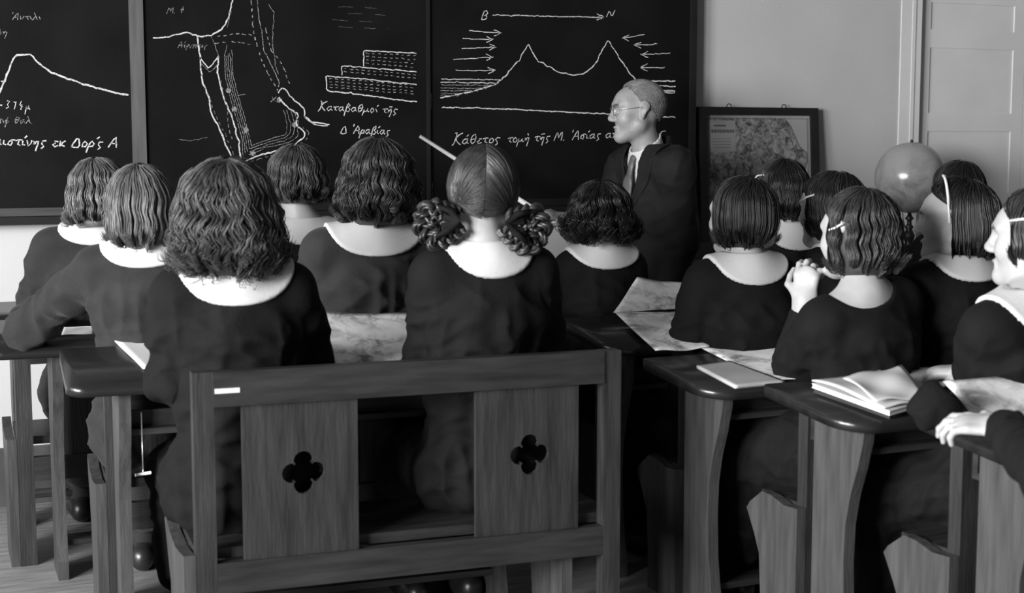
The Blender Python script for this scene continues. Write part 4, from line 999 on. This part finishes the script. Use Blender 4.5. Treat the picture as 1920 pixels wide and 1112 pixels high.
G2, W5, f5, o5 = build_person('person resting the chin on one raised hand, elbow on the desk', H(1606, 438, 3.27), R(-6), R(-12), -.10, -.06, H(1618, 548, 3.22), H(1630, 800, 3.26), .140, 1.0, 1.02,
             dict(elbow=H(1487, 690, 3.42), wrist=H(1508, 566, 3.36), d=(.10, .02, 1), n=(-.75, -.55, .1), thumb=-1, curl=(.55, .75, .55), cuff=.045), None, dict(WAVY, bottom=-.105, vol=(.014, .014, .010), azmin=1.35), 'hair_brown', 'dress', None, .085, ((-.02, -.02, .05), (.105, .10, .085)), seed=19, ks=.18, tr=.125, res=.0045, group='pupils in dark school smocks')
R0, W6, f6, o6 = build_person('person with dark hair and pale clip, white collar, in front of the framed map', H(1464, 362, 4.42), R(4), R(6), -.05, 0, H(1482, 432, 4.40), None, .140, .97, 1.0,
             None, None, dict(SMOOTH, bottom=-.085, wave=.004, vol=(.010, .008, .010)), 'hair_dark', 'dress', (.135, .13, .09), seed=20, res=.008)
R1, W7, f7, o7 = build_person('person half hidden, smooth dark head turned left between two classmates', H(1556, 392, 3.88), R(-4), R(-22), -.10, -.10, H(1590, 470, 3.86), None, .125, .92, 1.0,
             None, None, dict(SMOOTH, bottom=-.085, wave=.003, vol=(.010, .010, .008)), 'hair_dark', 'dress', (.12, .12, .08), seed=21, res=.007, ew=.02)
R2, W8, f8, o8 = build_person('person with a pale hair band, face in left profile below the globe', H(1790, 412, 3.34), R(0), R(-46), -.05, 0, H(1802, 497, 3.30), None, .145, 1.0, 1.0,
             None, None, dict(SMOOTH, bottom=-.100, vol=(.012, .012, .008), azmin=1.45, prof=(.10, -.1, .10)), 'hair_dark', 'dress', (.125, .115, .06), seed=22, res=.005)
R00, W9, f9, o9 = build_person('person with smooth dark hair, topmost head at the right against the door', H(1794, 362, 4.50), R(0), R(2), -.05, 0, H(1797, 440, 4.48), None, .140, .97, 1.0,
             None, None, dict(SMOOTH, bottom=-.09, vol=(.010, .010, .012)), 'hair_dark', 'dress', (.13, .12, .08), seed=23, res=.008)
G5, W10, f10, o10 = build_person('person cut by the right edge, pale face in left profile and white collar', H(1938, 445, 2.74), R(-8), R(-38), -.02, 0, H(1936, 556, 2.70), H(1930, 900, 2.75), .150, 1.0, 1.0,
             dict(elbow=H(1838, 690, 2.80), wrist=H(1815, 698, 2.98), d=(-.35, .9, -.1), curl=(.5, .7, .5)), None, dict(SMOOTH, bottom=-.06, vol=(.010, .008, .010), azmin=1.1, wave=.004), 'hair_brown', 'dress', (.14, .14, .10), seed=24, ks=.18, tr=.125, res=.005)
w6 = at_h(1882, 800, .790); e6 = at_h(1990, 905, .78); p6 = at_h(1765, 790, .790)
build_person('person at the right edge showing only a curled hand and dark sleeve', np.array([2.66, 2.08, 1.20]), R(-6), None, -.2, 0, None, None, .15, 1.0, 1.0,
             dict(elbow=e6, wrist=w6, d=nrm(p6 - w6), n=(-.1, -.45, 1), curl=(.18, .6, .5), thumb=1, cuff=.03), None, WAVY, 'hair_brown', 'dress', (.14, .13, .10), seed=25, res=.0045)
# braids, ribbons, clips
def path(W, pts): return [W(*p) for p in pts]
for q in (-1, 1):
    pts = [(q * .060, -.075, -.055), (q * .095, -.075, -.050), (q * .135, -.07, -.045), (q * .150, -.065, -.085), (q * .120, -.065, -.125), (q * .080, -.07, -.110), (q * .050, -.085, -.085)]
    braid('braid', np.array(path(W2, pts)) , .030, M['hair_brown'], A2, np.zeros(3), 4)
    for s_, du in ((1, .020), (-1, -.028)):
        lp = [(q * .062, -.100, -.070), (q * .085, -.108, -.065 + du), (q * .112, -.104, -.068 + du * 1.6), (q * .100, -.100, -.072 + du * .5), (q * .062, -.100, -.072)]
        tube('ribbon_loop', path(W2, lp), [.006, .010, .012, .010, .006], M['dress'], A2, 8)
for Wn, bd, pts in ((W6, R0, [(-.088, .030, .055), (-.094, .000, .064), (-.090, -.035, .066)]), (W7, R1, [(-.092, .055, .020), (-.097, .025, .034), (-.098, -.005, .040)]), (W5, G2, [(-.094, .022, .006), (-.099, -.010, .012), (-.098, -.040, .024)]), (W10, G5, [(-.090, .045, .045), (-.096, .010, .050), (-.097, -.020, .050)])):
    hair_arc('hair_clip', Wn, pts, .0035, M['clip'], bd)
hb = []
for i in range(17):
    an = R(-104 + 208 * i / 16); hb.append((math.sin(an) * .0975, .030 - .02 * abs(math.sin(an)), .022 + math.cos(an) * .1085))
hair_arc('hair_band', W8, hb, .0042, M['clip'], R2)
tube('hair_curl', path(W8, [(.085, -.075, .02), (.105, -.09, .03), (.115, -.085, .055)]), [.010, .007, .002], M['hair_dark'], R2, 8)

# ------------------------------------------------------------------ the teacher
def build_teacher():
    hc = at_y(1196, 207, 5.20); yaw = R(-98); face = R(-72)
    fr0 = head_frame(yaw); rt, fw = fr0[0], fr0[1]; up = np.array([0, 0, 1.0]); hf = head_frame(face, -.06, 0); hs = 1.06
    nk = np.array([hc[0], hc[1], 0]) + rt * 0 + fw * -.02 + up * (hc[2] - .165) + np.array([.035, 0, 0])
    pv = np.array([nk[0] + .02, nk[1], .84]); org = np.array([pv[0], pv[1], 0.0]); sp = nrm(nk - pv); r2 = nrm(rt - sp * (rt @ sp)); f2 = np.cross(sp, r2); TF = np.array([r2, f2, sp])
    L = lambda t: pv + (nk - pv) * t
    sh = [nk + r2 * (q * .165) - sp * .065 - f2 * .005 for q in (-1, 1)]
    elL = sh[0] - up * .29 - fw * .03 - r2 * .02; wrL = elL - up * .235 + fw * .055 + r2 * .015
    hand = at_y(1064, 412, 5.24); elR = sh[1] - up * .26 + fw * .13 + r2 * .03; wrR = hand
    hip = [pv + r2 * q * .085 for q in (-1, 1)]; kn = [h * np.array([1, 1, 0]) + up * .46 + fw * .01 for h in hip]; an = [h * np.array([1, 1, 0]) + up * .09 for h in hip]
    allp = np.array([hc + up * .14, *sh, *an, elL, elR, wrL - up * .2, hand + fw * .2, *kn]); lo, hi = allp.min(0) - .2, allp.max(0) + .2; lo[2] = -.01
    fd = Field(lo, hi, .0045)
    fd.cap(L(0), L(.45), .105, .100, .05, TF, (1.35, 1, 1)); fd.cap(L(.45), L(.9), .100, .070, .05, TF, (1.4, 1, 1)); fd.cap(sh[0], sh[1], .05, .05, .05)
    fd.cap(nk - sp * .05, hc - hf[2] * .06 - hf[1] * .012, .060, .053, .03)
    pd = nrm(at_y(787, 255, 5.45) - hand)
    for s_, e, w, d, n, th, cu in ((sh[0], elL, wrL, nrm(-up + fw * .2), -r2, 1, (.25, .35, .3)), (sh[1], elR, wrR, nrm(pd * .75 + fw * .6), nrm(up - rt * .5), -1, (.8, 1.1, .8))):
        fd.cap(s_, e, .046, .038, .03); fd.cap(e, w, .038, .028, .015); add_hand(fd, w, d, n, th, cu, 1.0)
    for q in (0, 1): fd.cap(hip[q], kn[q], .075, .052, .03); fd.cap(kn[q], an[q], .050, .036, .02); fd.cap(an[q], an[q] + fw * .14 - up * .05, .035, .028, .02)
    add_head(fd, hc, hf, hs)
    v, F = fd.mesh(); z = head_zones(v, hc, hf, hs)
    body = mesh_obj('person', v - org, F, [M['skin_old'], M['lip'], M['eye'], M['iris'], M['brow']], None, True, tuple(org)); body.data.polygons.foreach_set('material_index', z[F[:, 0]])
    tag(body, 'standing teacher in dark suit and glasses holding a pointer at the blackboard', 'person')
    def torso(f, g):
        f.cap(L(-.13), L(.1), .128 + g, .122 + g, .05, TF, (1.35, 1, 1)); f.cap(L(.1), L(.45), .122 + g, .116 + g, .05, TF, (1.35, 1, 1)); f.cap(L(.45), L(.88), .116 + g, .082 + g, .05, TF, (1.42, 1, 1))
        f.cap(sh[0], sh[1], .062 + g, .062 + g, .05)
        for q in (0, 1): f.cap(nk - sp * .03, sh[q], .055 + g, .058 + g, .05)
    fj = Field(lo, hi, .006); torso(fj, .004)
    for s_, e, w in ((sh[0], elL, wrL), (sh[1], elR, wrR)): fj.cap(s_, e, .070, .060, .04); fj.cap(e, w - nrm(w - e) * .035, .059, .045, .02)
    fj.cap(nk - sp * .05 - f2 * .012, nk + sp * .025 - f2 * .020, .092, .076, .03)
    fj.ell(L(-.2) - up * .12, fr0, (.4, .4, .12), .01, '-')
    g = [(fj.lo[i] + np.arange(fj.n[i]) * fj.h - nk[i]) for i in range(3)]; X, Y, Z = np.meshgrid(*g, indexing='ij'); q = [TF[i, 0] * X + TF[i, 1] * Y + TF[i, 2] * Z for i in range(3)]
    vee = np.maximum(np.maximum(np.abs(q[0]) - (.062 + .19 * (q[2])), .03 - q[1]), -(q[2] + .33))       # open front over the shirt
    neck = np.sqrt(q[0] ** 2 + (q[1] + .006) ** 2) - .070
    cut = np.minimum(vee, np.maximum(neck, -.03 - q[2]))
    jf = np.maximum(fj.f, -cut); jf = np.maximum(jf, (q[2] + q[1] * .5 - .012)); base = fj.f.copy(); fj.f = jf.astype(np.float32)
    v, F = cloth_mesh(fj, fr0, org, .0045, None, 3.1); jacket = mesh_obj('jacket', v - org, F, M['suit'], body)
    # lapels: a doubled strip beside the opening
    ed = np.abs(q[0]) - (.062 + .19 * q[2]); wid = np.clip(.065 + .10 * (q[2] + .10), .008, .072); wid = np.where(q[2] < -.10, np.clip(.065 + .28 * (q[2] + .10), .004, .08), wid)
    lap = np.maximum(np.maximum(np.abs(base - .005) - .005, np.maximum(-ed - .002, ed - wid)), np.maximum(.0 - q[1], np.maximum(-(q[2] + .31), q[2] - .03)))
    fj.f = lap.astype(np.float32); v, F = fj.mesh(); mesh_obj('lapels', v - org, F, M['suit'], jacket)
    for bz in (-.36, -.46):
        p = nk + f2 * .13 + sp * bz; bmb = bmesh.new(); bmesh.ops.create_uvsphere(bmb, u_segments=12, v_segments=8, radius=.009); bm_obj('button', bmb, M['shoe'], jacket, 0, True, tuple(p - org))
    # shirt with stand collar, tie, pocket button
    fsr = Field(lo, hi, .006); torso(fsr, -.010); g2 = fsr.f.copy()
    fsr.f = np.maximum(g2, np.maximum(np.abs(q[0]) - .09, np.maximum(.0 - q[1], -(q[2] + .38)))).astype(np.float32)
    nb = nk - sp * .05; nd = nrm(hc - hf[2] * .06 - hf[1] * .012 - nb)
    fsr.cap(nb, nb + nd * .135, .076, .068, .01); fsr.cap(nb + nd * .06, nb + nd * .3, .0615, .0615, .004, op='-')
    kk = (q[2] + q[1] * .62) - .050; fsr.f = np.maximum(fsr.f, kk).astype(np.float32)
    v, F = fsr.mesh(); mesh_obj('shirt', v - org, F, M['white'], body)
    tie = [nk + f2 * (.078) + sp * -.030, nk + f2 * .092 + sp * -.055, nk + f2 * .112 + sp * -.13, nk + f2 * .122 + sp * -.22, nk + f2 * .124 + sp * -.33]
    ft = Field(nk - .45, nk + .2, .005); 
    ft.cap(tie[0], tie[1], .020, .013, .006, TF, (1, .7, 1))
    for i, (ra, rb) in enumerate(((.014, .024), (.024, .030), (.030, .034))): ft.cap(tie[i + 1], tie[i + 2], ra, rb, .01, TF, (1, .35, 1))
    v, F = ft.mesh(); mesh_obj('tie', v - org, F, M['tie'], body)
    fc = Field(wrR - .12, wrR + .12, .004); dv = nrm(wrR - elR); fc.cap(wrR - dv * .05, wrR - dv * .012, .038, .036, .004); fc.cap(wrR - dv * .0, wrR + dv * .08, .03, .03, .003, op='-'); v, F = fc.mesh(); mesh_obj('shirt_cuff', v - org, F, M['white'], body)
    ftr = Field(lo, hi, .007); ftr.cap(hip[0] + up * .08, hip[1] + up * .08, .10, .10, .05)
    for i in (0, 1): ftr.cap(hip[i], kn[i], .100, .080, .03); ftr.cap(kn[i], an[i] - up * .03, .080, .078, .03)
    v, F = cloth_mesh(ftr, fr0, org, .004, None, 5.2); mesh_obj('trousers', v - org, F, M['suit'], body)
    for i in (0, 1):
        b0 = an[i] * np.array([1, 1, 0]); fo = Field(b0 - .25, b0 + .3, .008); frs = np.array([rt, fw, up]); fo.cap(b0 - fw * .05 + up * .05, b0 + fw * .15 + up * .04, .048, .042, .02, frs, (.9, 1, 1))
        kz = np.arange(fo.n[2]) * fo.h + fo.lo[2]; fo.f = np.maximum(fo.f, (.004 - kz)[None, None, :]).astype(np.float32); v, F = fo.mesh(); mesh_obj('shoe', v - org, F, M['shoe'], body)
    make_cropped('hair', hc, hf, hs, M['hair_grey'], body, org)
    W = lambda l, f, u: hc + (l * hf[0] + f * hf[1] + u * hf[2]) * hs - org
    gl = []
    for qd in (-1, 1):
        ring = [W(qd * .033 + .020 * math.cos(t), .101 - .012 * abs(.6 + .4 * qd * math.cos(t)) * .5, .002 + .018 * math.sin(t)) for t in np.linspace(0, 2 * math.pi, 25)]
        gl.append(tube_arrays(np.array(ring)[None], np.full((1, 25), .0014), 6))
        gl.append(tube_arrays(np.array([W(qd * .053, .094, .006), W(qd * .076, .075, .008), W(qd * .080, .02, .010), W(qd * .083, -.012, .012)])[None], np.full((1, 4), .0013), 6))
    gl.append(tube_arrays(np.array([W(-.013, .099, .008), W(0, .108, .012), W(.013, .099, .008)])[None], np.full((1, 3), .0014), 6))
    v, F = merge(gl); mesh_obj('glasses', v, F, M['metal'], body)
    return body, hand, pd
T, thand, pd = build_teacher()
tip = at_y(787, 255, 5.45)
st0 = thand - np.array([0, 0, .0]) ; st0 = at_y(1050, 423, 5.235)
stv = tip - st0
o = tube('pointer', [(0, 0, 0), tuple(stv * .5), tuple(stv)], [.011, .0095, .008], M['stick'], None, 12, tuple(st0)); tag(o, 'long pale wooden pointer held by the teacher toward the blackboard', 'pointer')

# ------------------------------------------------------------------ papers and books
def sheet(name, c4, m, label, cat='paper', curl=.0, th=.0016, group=None, n=14, waves=.002, seed=0):
    """c4: near-left, near-right, far-right, far-left corners; a thin sheet sagging between them"""
    c4 = [np.asarray(p, float) for p in c4]; o0 = sum(c4) / 4; rs = np.random.RandomState(seed); vs = []
    for j in range(n):
        for i in range(n):
            s, t = i / (n - 1), j / (n - 1); p = (c4[0] * (1 - s) + c4[1] * s) * (1 - t) + (c4[3] * (1 - s) + c4[2] * s) * t
            zz = curl * math.sin(math.pi * t) + waves * (math.sin(7 * s + seed) * math.sin(5 * t + 1.3 * seed) + 1)
            vs.append(p - o0 + np.array([0, 0, zz]))
    k = len(vs); vs = np.array(vs); vs = np.concatenate([vs, vs - np.array([0, 0, th])]); fs = []
    for j in range(n - 1):
        for i in range(n - 1):
            a_ = j * n + i; q = (a_, a_ + 1, a_ + n + 1, a_ + n); fs.append(q); fs.append(tuple(k + x for x in reversed(q)))
    rim = [i for i in range(n)] + [j * n + n - 1 for j in range(1, n)] + [(n - 1) * n + i for i in range(n - 2, -1, -1)] + [j * n for j in range(n - 2, 0, -1)]
    for i in range(len(rim)): a_, b_ = rim[i], rim[(i + 1) % len(rim)]; fs.append((b_, a_, a_ + k, b_ + k))
    o = mesh_obj(name, vs, fs, m, None, True, tuple(o0)); tag(o, label, cat, group); return o
LD = lambda y: .75 + .05 * min(max((y - 3.80) / .38, 0), 1) + .004
def dl(px, py, lift=0, y0=3.80, hn=.75, hf=.80, dep=.38):
    """a point lying on a desktop, found where the sight line meets its slope"""
    h = hn
    for _ in range(12):
        p = at_h(px, py, h + .003 + lift); h = hn + (hf - hn) * min(max((p[1] - y0) / dep, -.1), 1.45)
    return p
up_ = np.array([0, 0, 1.0])
sheet('paper_sheet', (dl(268, 696), dl(420, 690), dl(420, 606), dl(195, 618)), M['paper'], 'white crumpled sheet at the left end of the desk beside the curly-haired girl', seed=1, waves=.004)
sheet('map_page', (dl(590, 690), dl(790, 680), at_y(790, 590, 4.13), at_y(597, 586, 4.13)), M['map_desk'], 'large pale map page between the two girls of the nearest bench', 'map', seed=2, waves=.003)
sheet('paper_sheet', (dl(115, 628, 0, 4.56), dl(176, 626, 0, 4.56), dl(176, 612, 0, 4.56), dl(120, 614, 0, 4.56)), M['paper'], 'thin white sheet under the outstretched arm at the left', seed=3, waves=.001)
rd = lambda px, py, y0, lift=0: dl(px, py, lift, y0, .70, .74, .385)
ra = lambda px, py: dl(px, py, 0, 3.86, .75, .80, .385)
sheet('atlas_page', (ra(1229, 661), ra(1330, 654), ra(1330, 583), ra(1153, 589)), M['map_desk'], 'near page of the open atlas lying flat on the desk', 'map', seed=4, waves=.004, curl=.004)
sheet('atlas_page', (ra(1150, 587), ra(1330, 577), at_y(1292, 534, 4.33), at_y(1195, 522, 4.33)), M['map_desk'], 'far page of the open atlas propped up behind the flat page', 'map', seed=5, waves=.003)
sheet('map_page', (rd(1440, 717, 3.32), rd(1560, 705, 3.32), rd(1560, 634, 3.32), rd(1312, 652, 3.32)), M['map_desk'], 'pale map sheet beside the grey notebook on the desk', 'map', seed=6, waves=.002)
sheet('notebook', (rd(1378, 723, 3.32, .006), rd(1472, 714, 3.32, .006), rd(1368, 676, 3.32, .006), rd(1306, 685, 3.32, .006)), M['paper_g'], 'plain grey notebook on the rounded desk corner', 'notebook', th=.009, seed=7, waves=0)
def slab(name, c4, h, m, mp, label, cat='book'):
    c4 = [np.asarray(p, float) for p in c4]; o0 = sum(c4) / 4; e = empty(name, tuple(o0)); tag(e, label, cat, 'books and papers piled on one desk'); bm_ = bmesh.new()
    cc = [o0 + (p - o0) * .985 for p in c4]
    def hexa(b, pts, z0, z1):
        va = [b.verts.new(p - o0 + up_ * z0) for p in pts]; vb = [b.verts.new(p - o0 + up_ * z1) for p in pts]; b.faces.new(list(reversed(va))); b.faces.new(vb)
        for i in range(4): b.faces.new((va[i], va[(i + 1) % 4], vb[(i + 1) % 4], vb[i]))
    hexa(bm_, cc, .002, h - .002); bm_obj('pages', bm_, mp, e); b2_ = bmesh.new(); hexa(b2_, c4, 0, .002); hexa(b2_, c4, h - .002, h); bm_obj('cover', b2_, m, e); return e
Q = lambda px, py, lift=0: rd(px, py, 2.79, lift)
slab('book', (Q(1668, 786), Q(1745, 764), Q(1655, 715), Q(1524, 736)), .014, M['dark_cover'], M['dark_cover'], 'dark covered book, bottommost of the pile on the desk')
slab('book', (Q(1668, 780, .015), Q(1742, 758, .015), Q(1650, 702, .015), Q(1522, 727, .015)), .012, M['paper'], M['paper'], 'white paper-covered book second from the bottom of the pile')
sheet('open_notebook', (Q(1655, 765, .031), Q(1745, 752, .031), Q(1660, 697, .034), Q(1522, 716, .031)), M['paper'], 'open white notebook on top of the pile of books', 'notebook', .006, .004, waves=.004, seed=8)
sheet('paper_sheet', (Q(1640, 757, .042), Q(1735, 748, .042), Q(1690, 688, .05), Q(1580, 712, .042)), M['paper'], 'loose white sheet curling on the pile of books', waves=.006, curl=.006, seed=9)
sheet('paper_sheet', (Q(1700, 730, .003), Q(1850, 715, .003), Q(1850, 682, .003), Q(1690, 692, .003)), M['paper'], 'white sheet under the hand of the profile girl', seed=10, waves=.001)
D3 = lambda px, py, lift=0: rd(px, py, 2.27, lift)
sheet('map_page', (D3(1850, 812, .002), D3(2060, 800, .002), at_y(2010, 700, 2.66), at_y(1768, 716, 2.66)), M['map_desk'], 'large pale map sheet at the right edge under a hand', 'map', seed=11, waves=.003)
sheet('paper_sheet', (at_h(1668, 509, .856), at_h(1735, 520, .856), at_h(1745, 497, .856), at_h(1690, 496, .856)), M['paper'], 'white sheet on the table at the foot of the globe', seed=12, waves=.001)
# crumpled dark cloth on the near desk
cl = D3(1748, 778, .035); fcl = Field(cl - .12, cl + .12, .004)
for i in range(7):
    q = np.array([random.Random(i).uniform(-.03, .03), random.Random(i + 9).uniform(-.035, .035), random.Random(i + 5).uniform(-.02, .03)]); fcl.cap(cl + q, cl + q * .2 + np.array([0, 0, .02]), .020, .018, .02)
v, F = cloth_mesh(fcl, head_frame(0), cl, .013, None, 4.4); o = mesh_obj('cloth', v - cl, F, M['dress'], None, True, tuple(cl)); tag(o, 'crumpled dark cloth on the desk corner beside the curled hand', 'cloth')
# small hook hanging below the left desk
hk = at_y(268, 872, 3.78); e = empty('hook', tuple(hk)); tag(e, 'small pale cross bar hanging on a wire under the left desk end', 'hook')
tube('wire', [(0, 0, .14), (0, 0, 0)], .0015, M['metal'], e, 6); tube('cross_bar', [(-.020, 0, -.025), (.020, 0.0, -.022)], .004, M['clip'], e, 8); tube('shank', [(0, 0, 0), (0, 0, -.024)], .0015, M['metal'], e, 6)
